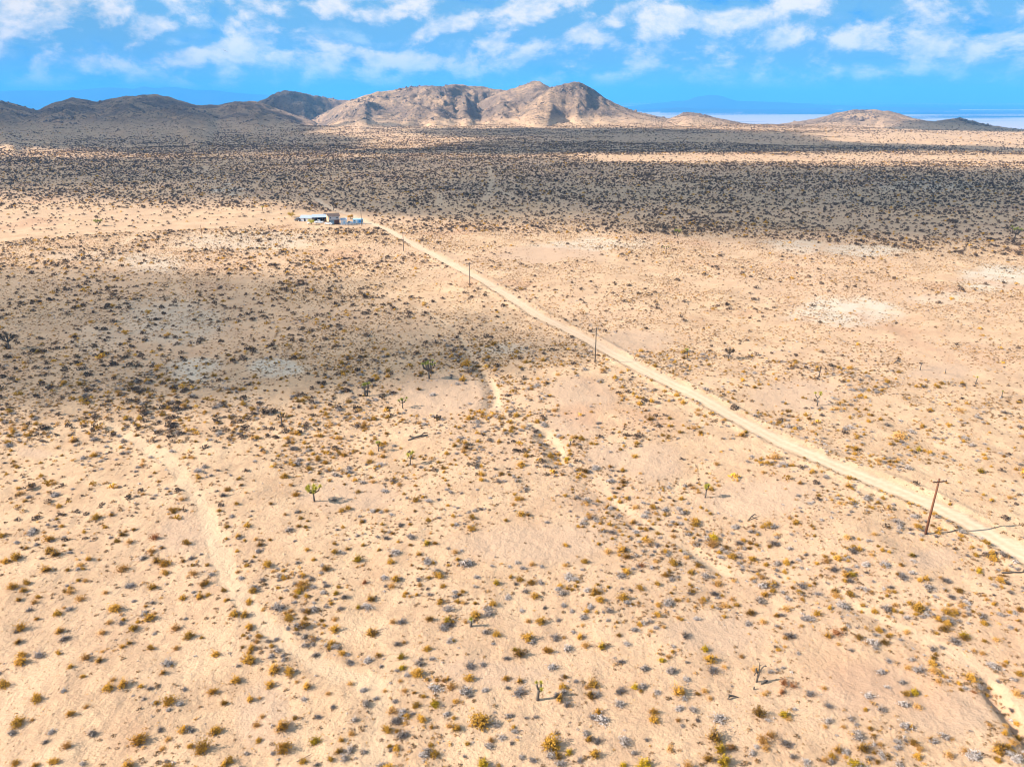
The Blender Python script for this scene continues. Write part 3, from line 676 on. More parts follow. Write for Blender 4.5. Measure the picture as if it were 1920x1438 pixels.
def site(px, py, name, label, cat, rz=0.0, group=None):
    x, y, z = place(px, py); root = bpy.data.objects.new(name, None); SC.collection.objects.link(root); root.location = (x, y, z + 0.02); root.rotation_euler = (0, 0, rz)
    return tag(root, label, cat, group)
def B(root, name, c, h, m, parent=None):
    mb = MB(); mb.box(c, h); return build(mb, name, HM[m], parent or root)
# house: gable wall to the left, porch front to the camera
hs = site(627, 421, 'two_storey_house', 'two storey house with brown gable roof, beige side wall and pale front', 'house', R(22)); hs.scale = (1, 1, .78)
B(hs, 'wall', (0, 3.6, 1.5), (2.9, 2.9, 1.5), 'white'); B(hs, 'wall', (0, 2.9, 4.4), (2.9, 3.6, 1.4), 'white')
mb = MB(); mb.prism([(-0.75, -.3), (6.55, -.3), (6.55, 5.8), (2.9, 7.0), (-0.75, 5.8)], -3.02, -2.91); build(mb, 'gable_wall', HM['beige'], hs)
mb = MB(); mb.prism([(-1.05, 5.68), (2.9, 7.0), (6.9, 5.68), (6.9, 5.86), (2.9, 7.2), (-1.05, 5.86)], -3.4, 3.3); build(mb, 'roof', HM['brown'], hs)
for wx in (-1.9, 1.6):
    wf = B(hs, 'window', (wx, -.74, 4.6), (.55, .05, .55), 'wht'); B(hs, 'pane', (wx, -.80, 4.6), (.44, .02, .44), 'glass', wf)
B(hs, 'porch_recess', (-1.4, .66, 1.4), (1.3, .04, 1.35), 'lblue'); dr = B(hs, 'door', (1.5, .66, 1.35), (1.1, .05, 1.3), 'rust'); B(hs, 'handle', (.7, .58, 1.2), (.06, .03, .06), 'wht', dr)
for wx in (-2.7, 0, 2.7): B(hs, 'porch_post', (wx, -.5, 1.5), (.1, .1, 1.5), 'wood')
B(hs, 'balcony_rail', (0, -.80, 3.1), (2.9, .04, .12), 'wood')
# open shed with sheet roof
sh = site(601, 416.5, 'open_shed', 'long low open shed with pale blue sheet roof and dark interior', 'shed', R(10))
B(sh, 'back_wall', (0, 5.5, 1.3), (4.4, .08, 1.3), 'dark'); B(sh, 'end_wall', (4.1, 2.8, 1.3), (.08, 2.6, 1.3), 'rust'); B(sh, 'end_wall', (-4.3, 2.8, 1.2), (.08, 2.6, 1.2), 'dark')
mb = MB(); mb.prism([(-.2, 2.45), (6.1, 3.3), (6.1, 3.42), (-.2, 2.57)], -4.8, 4.7); build(mb, 'roof', HM['metal'], sh)
for wx in (-4.2, -1.5, 1.3, 4.0): B(sh, 'post', (wx, 0, 1.2), (.09, .09, 1.25), 'wood')
B(sh, 'timber_stack', (2.9, 1.6, .8), (1.0, 1.0, .8), 'wood')
# long building with white-blue roof at left
lb = site(575, 416, 'long_low_building', 'long low building with bluish white roof left of the open shed', 'building', R(-6))
B(lb, 'wall', (0, 3.6, .95), (3.6, 3.2, .95), 'wht')
mb = MB(); mb.prism([(.1, 1.85), (3.6, 3.0), (7.2, 1.85), (7.2, 1.98), (3.6, 3.15), (.1, 1.98)], -4.2, 4.0); build(mb, 'roof', HM['metal'], lb)
B(lb, 'door', (-1.2, .37, .8), (.5, .04, .8), 'dark'); wf = B(lb, 'window', (1.4, .37, 1.1), (.5, .04, .35), 'wht'); B(lb, 'pane', (1.4, .32, 1.1), (.42, .02, .28), 'glass', wf)
# white storage shed
ws = site(645, 421.5, 'storage_shed', 'small white storage shed right of the house', 'shed', R(12))
B(ws, 'wall', (0, 1.6, 1.25), (1.6, 1.5, 1.25), 'wht')
mb = MB(); mb.prism([(-.1, 2.5), (1.6, 3.3), (3.3, 2.5), (3.3, 2.62), (1.6, 3.42), (-.1, 2.62)], -1.8, 1.8); build(mb, 'roof', HM['metal'], ws)
B(ws, 'door', (.3, .07, 1.0), (.5, .03, .95), 'lblue')
# travel trailer
tl = site(671, 421, 'travel_trailer', 'light blue and white travel trailer with a bright blue panel', 'trailer', R(4))
mb = MB(); mb.prism([(0, .55), (2.5, .55), (2.5, 2.6), (2.3, 2.95), (.2, 2.95), (0, 2.6)], -2.6, 2.6); build(mb, 'body', HM['lblue'], tl)
B(tl, 'panel', (1.4, -.04, 1.7), (.9, .03, .75), 'blue'); B(tl, 'panel', (2.66, 1.2, 1.7), (.03, 1.0, .9), 'dark')
B(tl, 'door', (-.6, -.04, 1.6), (.35, .03, .9), 'wht'); wf = B(tl, 'window', (-1.7, -.04, 2.0), (.5, .03, .35), 'wht'); B(tl, 'pane', (-1.7, -.08, 2.0), (.42, .01, .27), 'glass', wf)
for wx in (-.5, .5):
    for wy in (.1, 2.4):
        mb = MB(); mb.tube([(wx, wy - .1, .38), (wx, wy + .1, .38)], .38, 12); build(mb, 'wheel', HM['tyre'], tl)
B(tl, 'hitch', (-3.2, 1.25, .5), (.6, .06, .06), 'dark')
def vehicle(px, py, label, rz, body='wht', pickup=True):
    v = site(px, py, 'parked_pickup' if pickup else 'parked_car', label, 'pickup' if pickup else 'car', rz)
    mb = MB(); prof = [(-2.5, .45), (2.5, .45), (2.5, 1.0), (1.3, 1.1), (.8, 1.7), (-.5, 1.7), (-.75, 1.05), (-2.5, 1.05)] if pickup else [(-2.2, .4), (2.2, .4), (2.2, .9), (1.2, 1.0), (.6, 1.5), (-1.1, 1.5), (-1.9, 1.0), (-2.2, .95)]
    mb.prism(prof, -.9, .9); b = build(mb, 'body', HM[body], v); 
    mb = MB(); mb.prism([(-.4, 1.14), (.95, 1.14), (.72, 1.6), (-.4, 1.6)], -.93, .93); build(mb, 'side_glass', HM['glass'], v)
    for wy in (-1.5, 1.5):
        for sx in (-1, 1):
            mb = MB(); mb.tube([(sx * .72, wy, .36), (sx * .96, wy, .36)], .37, 12); wh = build(mb, 'wheel', HM['tyre'], v)
            mb = MB(); mb.tube([(sx * .95, wy, .36), (sx * .98, wy, .36)], .2, 10); build(mb, 'rim', HM['wht'], wh)
    for sx in (-1, 1): B(v, 'headlight', (sx * .65, 2.51, .85), (.15, .02, .08), 'glass')
vehicle(598, 419, 'white pickup parked in front of the open shed', R(80)); vehicle(655.5, 421, 'white car parked between the white shed and the trailer', R(100), pickup=False)
vehicle(617, 421.5, 'white car parked at the beige side wall of the house', R(75), pickup=False); vehicle(559, 414.5, 'dark car parked at the left end of the long low building', R(60), 'dark', pickup=False)
# board fence in front of the yard
fc = site(648, 423, 'yard_fence', 'low pale board fence in front of the shed and trailer', 'fence', R(7))
for i in range(10): B(fc, 'fence_post', (-3 + i * 1.5, 0, .45), (.05, .05, .5), 'wood')
for zz in (.35, .75): B(fc, 'fence_rail', (3.7, .08, zz), (6.8, .025, .07), 'wht')
# propane tank
tk = site(581, 421, 'propane_tank', 'small white cylindrical tank left of the green tree', 'tank', R(15))
mb = MB(); mb.tube([(-1.3, 0, .75), (-1.1, 0, .75), (1.1, 0, .75), (1.3, 0, .75)], [.2, .45, .45, .2], 12); build(mb, 'shell', HM['wht'], tk, True)
for sx in (-.8, .8): B(tk, 'saddle', (sx, 0, .18), (.1, .35, .2), 'dark')
def leafy_tree(px, py, h, w_, label, mat, seed):
    x, y, z = place(px, py); root = bpy.data.objects.new('leafy_tree', None); SC.collection.objects.link(root); root.location = (x, y, z); tag(root, label, 'tree')
    r = random.Random(seed); t = MB(); t.tube([(0, 0, -.2), (.1, 0, h * .25), (0, .1, h * .45)], [.16, .12, .08], 8)
    f = MB()
    for i in range(9):
        a = r.uniform(0, 6.28); q = Vector((math.cos(a) * w_ * .32, math.sin(a) * w_ * .32, h * r.uniform(.45, .85))); t.tube([(0, .1, h * .4), q * .8 + Vector((0, 0, h * .08)), q], [.06, .04, .02], 5)
        for _ in range(110): leaf(f, q + Vector((r.gauss(0, w_ * .13), r.gauss(0, w_ * .13), r.gauss(0, h * .09))), .14, r)
    build(t, 'trunk', M['bark'], root, True); build(f, 'crown', M[mat], root)
leafy_tree(584, 421.5, 3.4, 3.6, 'small yellow green tree in front of the sheds', 'jyellow', 4)
leafy_tree(547, 408, 3.0, 4.0, 'pale olive tree left behind the long low building', 'yellow', 5)
leafy_tree(657, 411, 2.6, 3.0, 'olive brown tree behind the parked car, right of the house', 'creo', 6)

# ------------------------------------------------------------------ bushes read off the photograph: foot x, foot y, width, kind
C, G, O, Y_, D = 'creo', 'grey', 'tuft', 'yellow', 'red'
BU = """41 1230 22 C;110 1226 16 C;160 1236 30 O;192 1223 14 O;6 1287 30 C;68 1312 30 C;120 1297 18 G;155 1270 14 C;203 1293 28 C;212 1276 18 O;232 1285 36 C;305 1264 18 C;318 1317 38 C;338 1321 18 G;162 1326 18 O;133 1341 26 C;33 1357 34 C;60 1351 14 O;23 1377 22 G;97 1374 24 G;85 1392 20 G;172 1376 26 G;125 1400 28 O;262 1390 42 C;346 1370 26 C;361 1371 14 G;315 1388 20 O;305 1405 20 O;381 1406 46 C;240 1438 38 C;100 1430 26 C;30 1432 24 C;312 1428 16 G;65 1438 20 C;
404 1229 24 C;466 1240 34 C;515 1260 38 C;442 1278 28 C;400 1300 30 C;506 1287 26 C;556 1280 14 O;576 1290 22 C;470 1314 22 C;421 1321 22 C;482 1361 24 O;491 1345 18 O;529 1368 40 C;485 1389 18 C;533 1406 42 C;592 1392 30 Y;634 1412 24 C;655 1408 30 G;645 1424 24 G;430 1430 28 C;570 1313 20 G;615 1302 18 O;683 1295 18 G;706 1311 18 G;686 1323 24 G;625 1327 20 G;657 1284 20 O;735 1336 26 O;660 1377 22 O;725 1370 30 C;733 1407 15 G;713 1438 30 G;655 1244 26 G;690 1241 30 G;753 1234 24 Y;755 1254 20 Y;764 1268 18 G;
790 1237 14 G;811 1237 20 G;882 1251 30 G;881 1274 24 C;875 1298 30 G;948 1236 18 G;973 1230 30 C;1035 1253 28 G;1028 1224 30 C;948 1275 20 C;974 1279 24 C;952 1291 18 G;976 1300 38 G;815 1294 30 G;781 1325 26 C;815 1322 26 Y;836 1341 20 G;790 1350 28 C;852 1317 14 C;903 1358 50 C;932 1360 22 G;953 1344 22 G;986 1347 14 G;1005 1346 14 G;1050 1312 26 C;1064 1323 24 G;1113 1286 34 C;1117 1305 26 G;1122 1337 26 C;1127 1352 38 G;1034 1400 50 C;1066 1413 22 Y;1098 1377 26 G;1121 1391 28 G;1034 1420 30 G;978 1422 20 G;997 1426 20 G;918 1402 22 G;941 1384 22 G;960 1394 16 G;1115 1418 28 C;795 1418 26 G;871 1419 14 G;905 1438 36 Y;935 1438 16 C;
1162 1243 22 G;1207 1256 26 G;1242 1240 18 Y;1260 1260 28 G;1286 1276 20 G;1288 1243 16 G;1331 1240 32 C;1338 1260 34 G;1358 1252 16 O;1165 1298 30 G;1190 1291 22 Y;1205 1289 24 G;1160 1322 28 G;1272 1300 40 C;1281 1311 18 G;1321 1298 22 O;1331 1311 20 O;1227 1352 30 C;1224 1338 26 C;1275 1330 22 G;1300 1334 22 G;1308 1352 16 G;1272 1352 18 O;1421 1341 38 C;1472 1343 28 Y;1478 1350 18 O;1470 1284 30 R;1466 1299 24 R;1487 1288 20 R;1432 1303 18 O;1520 1304 28 G;1338 1385 46 C;1350 1406 40 Y;1356 1430 46 Y;1370 1404 22 R;1430 1392 38 O;1446 1381 30 O;1436 1405 22 O;1471 1396 32 G;1418 1402 16 G;1170 1395 36 G;1188 1413 22 G;1212 1388 14 G;1257 1406 22 O;1486 1420 24 G;1510 1430 22 G;1410 1414 24 G;1168 1438 22 Y;1207 1438 40 Y;1290 1438 32 O;1390 1232 18 O;
1545 1292 20 O;1628 1307 28 G;1650 1262 24 G;1665 1240 18 G;1690 1281 20 G;1702 1254 22 O;1664 1290 18 G;1698 1303 24 C;1715 1300 24 Y;1692 1322 26 G;1720 1327 22 O;1553 1325 26 G;1552 1354 26 G;1595 1349 22 G;1632 1367 18 C;1608 1383 38 G;1697 1364 34 G;1713 1395 26 C;1724 1406 24 O;1698 1390 18 G;1570 1408 26 C;1560 1420 22 C;1652 1416 26 G;1638 1412 14 C;1685 1404 24 G;1770 1382 26 G;1784 1386 16 O;1810 1411 28 O;1872 1410 34 C;1605 1438 36 Y;1645 1430 18 C;1912 1265 22 C;1907 1303 26 O;1750 1248 24 C;1818 1274 34 C;1810 1292 18 G;1825 1299 18 R;
28 1050 34 C;103 1042 30 C;150 1062 22 O;166 1050 18 C;85 1071 28 C;22 1104 28 C;50 1095 22 C;35 1126 18 C;72 1122 20 C;65 1131 20 O;160 1091 18 O;132 1112 22 O;230 1069 32 O;242 1018 24 O;290 1011 32 R;283 1036 26 O;350 1021 26 C;310 1060 30 C;307 1075 22 O;362 1078 26 O;285 1104 24 C;197 1113 18 O;150 1126 26 O;218 1144 30 C;280 1161 30 C;108 1153 24 C;205 1169 18 O;228 1170 18 G;248 1182 28 C;343 1124 22 C;375 1122 22 C;380 1098 20 C;328 1180 32 O;355 1194 28 C;40 1180 30 C;35 1205 24 C;112 1186 24 C;118 1201 28 G;283 1218 24 C;330 1217 20 O;56 1145 16 G;
388 1094 18 C;391 1117 16 C;480 1013 14 O;487 1024 20 C;500 1063 28 C;531 1086 16 C;565 1100 30 C;612 1100 22 G;610 1070 22 C;560 1114 14 Y;630 1114 18 Y;645 1121 24 G;638 1142 18 G;688 1141 28 G;672 1140 16 Y;520 1143 32 G;546 1147 16 O;576 1150 24 C;460 1155 26 C;444 1152 18 G;628 1163 20 O;568 1176 28 C;540 1179 16 G;584 1201 20 G;627 1183 26 C;697 1189 36 C;755 1168 24 G;737 1168 18 O;745 1209 24 G;757 1206 16 O;612 1211 20 G;630 1215 20 G;486 1196 22 C;502 1203 18 G;510 1213 16 C;740 1038 24 G;671 1052 26 Y;720 1086 22 G;735 1101 22 O;684 1094 20 R;
800 1021 22 Y;816 1021 16 C;785 1041 18 C;853 1037 18 O;873 1060 34 G;822 1082 24 C;894 1084 18 G;923 1063 12 G;955 1064 12 G;980 1067 18 G;998 1060 20 O;1015 1064 14 G;930 1095 20 Y;975 1089 20 C;997 1094 22 C;891 1101 14 G;787 1099 16 O;805 1116 18 G;852 1120 18 G;952 1121 20 G;1054 1114 28 G;1102 1108 18 G;1060 1062 18 O;1060 1024 16 C;1140 1037 22 O;925 1135 24 C;918 1152 24 G;978 1147 16 G;842 1144 26 G;1057 1137 20 G;1022 1141 14 G;838 1166 28 Y;832 1180 32 G;910 1187 28 G;932 1192 26 C;990 1166 18 O;1014 1168 26 C;1048 1164 16 G;1107 1140 24 G;1142 1147 24 G;990 1199 30 C;997 1206 20 G;1042 1198 28 G;1075 1187 14 G;1088 1196 22 C;1063 1219 26 G;1098 1212 24 O;1128 1214 28 Y;845 1203 22 G;802 1218 22 C;965 1220 16 Y;
1163 1081 26 G;1165 1034 26 C;1210 1014 22 C;1262 1008 18 O;1338 1012 30 Y;1336 1023 34 O;1313 1015 16 G;1384 1020 20 G;1395 1030 16 G;1449 1021 30 G;1457 1059 24 G;1512 1042 14 G;1480 1030 18 G;1200 1106 24 C;1247 1081 22 C;1260 1086 16 G;1202 1063 24 R;1262 1058 26 C;1345 1097 28 O;1307 1162 18 G;1190 1183 22 G;1208 1171 20 G;1230 1179 18 G;1285 1193 24 G;1174 1208 18 G;1160 1192 16 C;1478 1194 28 G;1402 1171 20 G;1430 1168 22 O;1456 1175 16 G;1322 1219 22 Y;1435 1117 24 C;1435 1099 18 C;1428 1084 22 O;1475 1144 22 O;1272 1127 18 O;1290 1128 14 O;1292 1114 18 G;1235 1138 12 C;1360 1138 24 O;1380 1136 18 C;
1600 1035 28 G;1565 1070 24 G;1605 1064 14 G;1597 1080 20 Y;1594 1091 22 G;1620 1107 22 G;1658 1062 30 G;1668 1103 18 G;1709 1043 18 Y;1713 1054 16 G;1683 1078 14 C;1737 1088 20 C;1742 1104 30 G;1753 1120 14 G;1835 1074 16 Y;1721 1141 30 C;1700 1160 20 G;1728 1158 16 G;1775 1151 32 C;1778 1166 34 G;1842 1158 26 G;1877 1154 18 G;1912 1145 22 C;1808 1194 24 Y;1788 1204 34 G;1700 1188 20 O;1640 1149 20 C;1617 1137 16 C;1577 1136 30 G;1570 1190 30 R;1665 1196 18 C;1657 1207 22 C;1850 1126 16 O;1895 1112 18 G;1865 1100 16 G;1868 1202 20 O;1850 1040 18 G;1765 1215 18 G;
925 648 20 C;876 686 26 C;896 690 18 C;868 715 24 C;812 742 16 G;600 820 18 C;595 864 16 C;612 885 16 G;555 930 22 C;780 940 20 C;700 905 16 O;1392 818 22 C;1398 812 14 Y;1455 860 30 O;1344 872 16 O;1347 912 14 O;1064 863 16 Y;1080 822 14 C;1688 822 36 O;1722 846 18 Y;1798 772 22 O;1742 772 14 O;1560 770 12 O;1838 886 24 Y;1500 908 16 C;1115 880 16 G;1190 858 16 C;1040 772 16 O;935 905 18 G;1128 683 12 O;1130 696 18 O;1128 700 10 O;870 848 18 O;445 1035 12 C;1440 860 14 O;1200 760 18 C;1165 700 12 O;1640 1004 16 O;1430 990 14 C"""
KN = {'C': 'creo', 'G': 'grey', 'O': 'tuft', 'Y': 'yellow', 'R': 'red'}
items = []
for tkn in BU.replace('\n', '').split(';'):
    p = tkn.split()
    if len(p) == 4: items.append((float(p[0]), float(p[1]), float(p[2]), KN[p[3]]))
items.sort(key=lambda i: -i[2])
INFO = {'creo': ('creosote_bush', 'creosote bush', 'golden green creosote bush', 'bush', 'creosote bushes on the sand'),
        'grey': ('grey_shrub', 'shrub', 'round ash grey shrub', 'shrub', 'grey shrubs on the sand'),
        'tuft': ('grass_tuft', 'grass tuft', 'tan orange dry grass tuft', 'grass tuft', 'dry grass tufts on the sand'),
        'yellow': ('yellow_bush', 'bush', 'bright yellow green bush', 'bush', 'yellow green bushes on the sand'),
        'red': ('rust_brush', 'dry bush', 'rust orange dry bush', 'dry bush', 'rust coloured dry bushes')}
LM = [(1418,1270,'the dead Joshua tree'),(1008,1300,'the forked grey Joshua tree'),(883,1170,'the short green Joshua tree'),(1735,1000,'the nearest utility pole'),(1885,1330,'the dark gully'),
      (590,935,'the shadow casting Joshua tree'),(556,1425,'the thin stick'),(1366,1308,'the short dark log'),(0,1438,'the bottom left corner'),(1915,1075,'the long dead trunk'),(0,1120,'the left edge'),
      (440,1100,'the left sandy track'),(1322,930,'the yellow crowned Joshua tree'),(1060,850,'the winding wash'),(805,700,'the tall dark Joshua tree'),(1115,680,'the second utility pole'),(660,1260,'the sandy track bend'),(1560,1100,'the faint wash at right'),(1403,976,'the fallen crooked limb'),(1700,800,'the dirt road')]
EXTRA = []; LAB = {}
for i, (px, py, wd, k) in enumerate(items):
    x, y, z = place(px, py - 1); t = math.sqrt(x * x + y * y + (H - z) ** 2); rad = wd / FOC * (y * CP + (H - z) * SP) * 0.5 * 1.2
    if i >= 430: EXTRA.append((x, y, z, rad, k)); continue
    v = PROTO[k][rnd.randrange(len(PROTO[k]))]; nm = INFO[k][0]; rz = rnd.uniform(0, 6.28)
    sc = (rad * rnd.uniform(.9, 1.15), rad * rnd.uniform(.85, 1.1), rad * rnd.uniform(.75, 1.0))
    if v[1] is None: o = link(nm, v[0], None, (x, y, z - .03), rz, sc)
    else:
        o = link(nm, None, None, (x, y, z - .03), rz, sc); link('foliage', v[0], o); link('stems', v[1], o)
    size = 'large' if wd >= 36 else 'broad' if wd >= 28 else 'middling' if wd >= 20 else 'small'
    best = min(LM, key=lambda L: math.hypot(L[0] - px, (L[1] - py) * 1.3)); dx, dy = px - best[0], py - best[1]
    dist = 'just' if math.hypot(dx, dy) < 80 else 'well' if math.hypot(dx, dy) > 190 else ''
    dirw = ('right of' if dx > 0 else 'left of') if abs(dx) > abs(dy) * 1.2 else ('below' if dy > 0 else 'above')
    lab = ' '.join(f'{size} {INFO[k][2]} {dist} {dirw} {best[2]}'.split())
    tag(o, lab, INFO[k][3], INFO[k][4]); LAB.setdefault(lab, []).append((px, o))
ORD = ['leftmost', 'second from left', 'third from left', 'fourth from left', 'fifth from left', 'sixth from left', 'seventh from left', 'eighth from left', 'ninth from left']
for lab, L in LAB.items():
    if len(L) > 1:
        L.sort(key=lambda q: q[0])
        for j, (_, o) in enumerate(L): o['label'] = lab + ', ' + ('rightmost' if j == len(L) - 1 else ORD[j] if j < 9 else 'tenth or later from left') + ' such'

# ------------------------------------------------------------------ uncountable scrub: points with instanced shrubs
def rough_ball(seed, n, mat, flatness=0.8, s=0.30):
    r = random.Random(seed); mb = MB()
    for _ in range(n):
        p = rdir(r, 0, 95) * (r.random() ** .4); p.z = abs(p.z) * flatness; leaf(mb, p * .85, s * r.uniform(.7, 1.3), r)
    return mb.mesh('scrub_clump', M[mat])
LIB = bpy.data.collections.new('scrub_kinds')
def lib(me):
    i = len(LIB.objects); o = bpy.data.objects.new('k%02d' % i, me); LIB.objects.link(o); return i
def joined(k, v):  # foliage and stems in one mesh
    fo, st = v; me = bpy.data.meshes.new('shrub_joined'); n0 = len(fo.vertices)
    vs = [tuple(q.co) for q in fo.vertices] + ([tuple(q.co) for q in st.vertices] if st else [])
    fs = [tuple(q.vertices) for q in fo.polygons] + ([tuple(n0 + a for a in q.vertices) for q in st.polygons] if st else [])
    me.from_pydata(vs, [], fs); me.materials.append(fo.materials[0])
    if st: me.materials.append(st.materials[0]); me.polygons.foreach_set('material_index', [0] * len(fo.polygons) + [1] * len(st.polygons))
    return me
L_NEAR = {k: [lib(joined(k, v)) for v in PROTO[k]] for k in PROTO}
L_SM = [lib(rough_ball(700 + i, 34, 'small', .8, .24)) for i in range(3)]; L_SG = [lib(rough_ball(720 + i, 34, 'grey', .8, .22)) for i in range(2)]
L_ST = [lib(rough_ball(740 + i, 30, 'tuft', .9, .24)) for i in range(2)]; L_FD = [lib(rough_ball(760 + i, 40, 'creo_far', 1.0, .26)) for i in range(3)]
L_FG = [lib(rough_ball(780 + i, 36, 'creo', 1.0, .26)) for i in range(2)]
def scatter(name, label, pts):
    """pts: array x, y, z, scale, height factor, kind index"""
    n = len(pts); me = bpy.data.meshes.new(name); me.vertices.add(n); me.vertices.foreach_set('co', pts[:, :3].astype(np.float32).ravel())
    for an, ty, arr in (('pick', 'INT', pts[:, 5].astype(np.int32)), ('turn', 'FLOAT', rng.uniform(0, 6.28, n).astype(np.float32))):
        me.attributes.new(an, ty, 'POINT').data.foreach_set('value', arr)
    sv = np.stack([pts[:, 3], pts[:, 3], pts[:, 3] * pts[:, 4]], -1).astype(np.float32)
    me.attributes.new('size', 'FLOAT_VECTOR', 'POINT').data.foreach_set('vector', sv.ravel())
    o = link(name, me); tag(o, label, kind='stuff')
    g = bpy.data.node_groups.new(name + '_nodes', 'GeometryNodeTree'); g.interface.new_socket('Geometry', in_out='INPUT', socket_type='NodeSocketGeometry'); g.interface.new_socket('Geometry', in_out='OUTPUT', socket_type='NodeSocketGeometry')
    N, Lk = g.nodes, g.links; gi = N.new('NodeGroupInput'); go = N.new('NodeGroupOutput')
    ci = N.new('GeometryNodeCollectionInfo'); ci.inputs['Collection'].default_value = LIB; ci.inputs['Separate Children'].default_value = True; ci.inputs['Reset Children'].default_value = True
    io = N.new('GeometryNodeInstanceOnPoints'); io.inputs['Pick Instance'].default_value = True
    def na(nm, ty): a = N.new('GeometryNodeInputNamedAttribute'); a.data_type = ty; a.inputs[0].default_value = nm; return a.outputs[0]
    cx = N.new('ShaderNodeCombineXYZ'); Lk.new(na('turn', 'FLOAT'), cx.inputs[2])
    Lk.new(gi.outputs[0], io.inputs['Points']); Lk.new(ci.outputs[0], io.inputs['Instance']); Lk.new(na('pick', 'INT'), io.inputs['Instance Index'])
    er = N.new('FunctionNodeEulerToRotation'); Lk.new(cx.outputs[0], er.inputs[0]); Lk.new(er.outputs[0], io.inputs['Rotation'])
    Lk.new(na('size', 'FLOAT_VECTOR'), io.inputs['Scale']); Lk.new(io.outputs[0], go.inputs[0])
    md = o.modifiers.new('scatter', 'NODES'); md.node_group = g
def sample(rmin, rmax, half, dens):
    area = (rmax ** 2 - rmin ** 2) * half; n = int(area * dens)
    r = np.sqrt(rng.uniform(rmin ** 2, rmax ** 2, n)); a = rng.uniform(-half, half, n); return r * np.sin(a), r * np.cos(a), r
def keep_base(x, y, r):
    z, cls, road, track, pale, bare, g = ground_all(x, y); px, py = project(x, y, z)
    inside = (px > -250) & (px < 2170) & (py < 1560)
    p = (road < .08) * (1 - .93 * np.clip(track * 1.3, 0, 1)) * (1 - .90 * bare) * (1 - .25 * pale) * inside
    yd = (px > 548) & (px < 700) & (py > 398) & (py < 428); p = p * np.where(yd, .06, 1)
    return z, px, py, p
def choose(opts, w_, n):
    w_ = np.array(w_, float); return np.array(opts)[rng.choice(len(opts), n, p=w_ / w_.sum())]
# near and middle ground: small scrub, tufts, grey shrubs
P = []
x, y, r = sample(50, 200, R(50), 2.6); z, px, py, p = keep_base(x, y, r)
cl = .42 + 1.3 * fbm(x / 7, y / 7, 4, 130) + .5 * fbm(x / 30, y / 30, 2, 131)
wash = np.minimum(near_mask(seg_dist, x, y, TRACKS[1][0], 30), near_mask(seg_dist, x, y, TRACKS[0][0], 30) * 1.6); cl = cl + .7 * np.exp(-(wash / 7) ** 2)
lowleft = (px < 520) & (py > 850)
p = p * np.clip(cl, .06, 1.2) * np.where(lowleft, .55, 1.0) * np.where((px < 900) & (py < 840), 1.15, 1)
k = rng.random(len(x)) < p; x, y, z, py, px = x[k], y[k], z[k], py[k], px[k]; n = len(x)
s = np.clip(rng.lognormal(-1.42, .64, n), .09, 1.25)
ki = choose(L_SM + L_ST + L_SG, [5, 5, 5, 1.8, 1.8, 1.9, 1.9], n)
bigm = s > .50; ki[bigm] = choose(L_NEAR['grey'] + L_NEAR['creo'] + L_NEAR['tuft'], [2] * 4 + [2] * 4 + [1] * 3, bigm.sum())
P.append(np.stack([x, y, z - .02, s, np.where(bigm, .85, .75), ki], -1))
for ex in EXTRA: P.append(np.array([[ex[0], ex[1], ex[2] - .03, ex[3], .9, L_NEAR[ex[4]][0]]]))
# pebbles and litter sized bits
x, y, r = sample(50, 130, R(50), 2.2); z, px, py, p = keep_base(x, y, r); p = np.clip(p + .1 * (p > 0), 0, 1) * np.clip(.5 + .9 * fbm(x / 5, y / 5, 3, 140), .1, 1)
k = rng.random(len(x)) < p; x, y, z = x[k], y[k], z[k]; n = len(x)
P.append(np.stack([x, y, z, rng.uniform(.05, .16, n), np.full(n, .6), choose(L_SM + L_ST, [1] * 5, n)], -1))
scatter('low_scrub', 'low dry scrub, twigs and tufts strewn over the near sand', np.concatenate(P))
# bigger bushes through the middle distance
P = []
x, y, r = sample(120, 430, R(44), .42); z, px, py, p = keep_base(x, y, r)
cl = .48 + 1.2 * fbm(x / 20, y / 20, 4, 150)
wash = near_mask(seg_dist, x, y, TRACKS[1][0], 30); cl = cl + .8 * np.exp(-(wash / 8) ** 2)
shade = sstep(1000, 500, px) * (py > 430) * (py < 830)
p = p * np.clip(cl, .08, 1.1) * (0.55 + .45 * shade)
k = rng.random(len(x)) < p; x, y, z, r, shade, py = x[k], y[k], z[k], r[k], shade[k], py[k]; n = len(x)
s = np.clip(rng.lognormal(-.85, .45, n) * (1 + .25 * shade), .22, 1.5)
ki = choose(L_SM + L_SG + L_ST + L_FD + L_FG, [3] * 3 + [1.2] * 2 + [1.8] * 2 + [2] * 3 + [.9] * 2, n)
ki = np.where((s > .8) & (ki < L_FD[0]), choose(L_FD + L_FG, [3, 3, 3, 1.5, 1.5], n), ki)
P.append(np.stack([x, y, z - .03, s, np.full(n, .8), ki], -1))
x, y, r = sample(180, 430, R(42), 1.3); z, px, py, p = keep_base(x, y, r); p = p * np.clip(.45 + .9 * fbm(x / 14, y / 14, 3, 155), .05, 1)
k = rng.random(len(x)) < p; x, y, z = x[k], y[k], z[k]; n = len(x)
P.append(np.stack([x, y, z - .02, rng.uniform(.2, .5, n), np.full(n, .7), choose(L_SM + L_ST + L_SG, [3, 3, 3, 1.5, 1.5, .8, .8], n)], -1))
scatter('desert_scrub', 'scattered shrubs over the middle distance', np.concatenate(P))
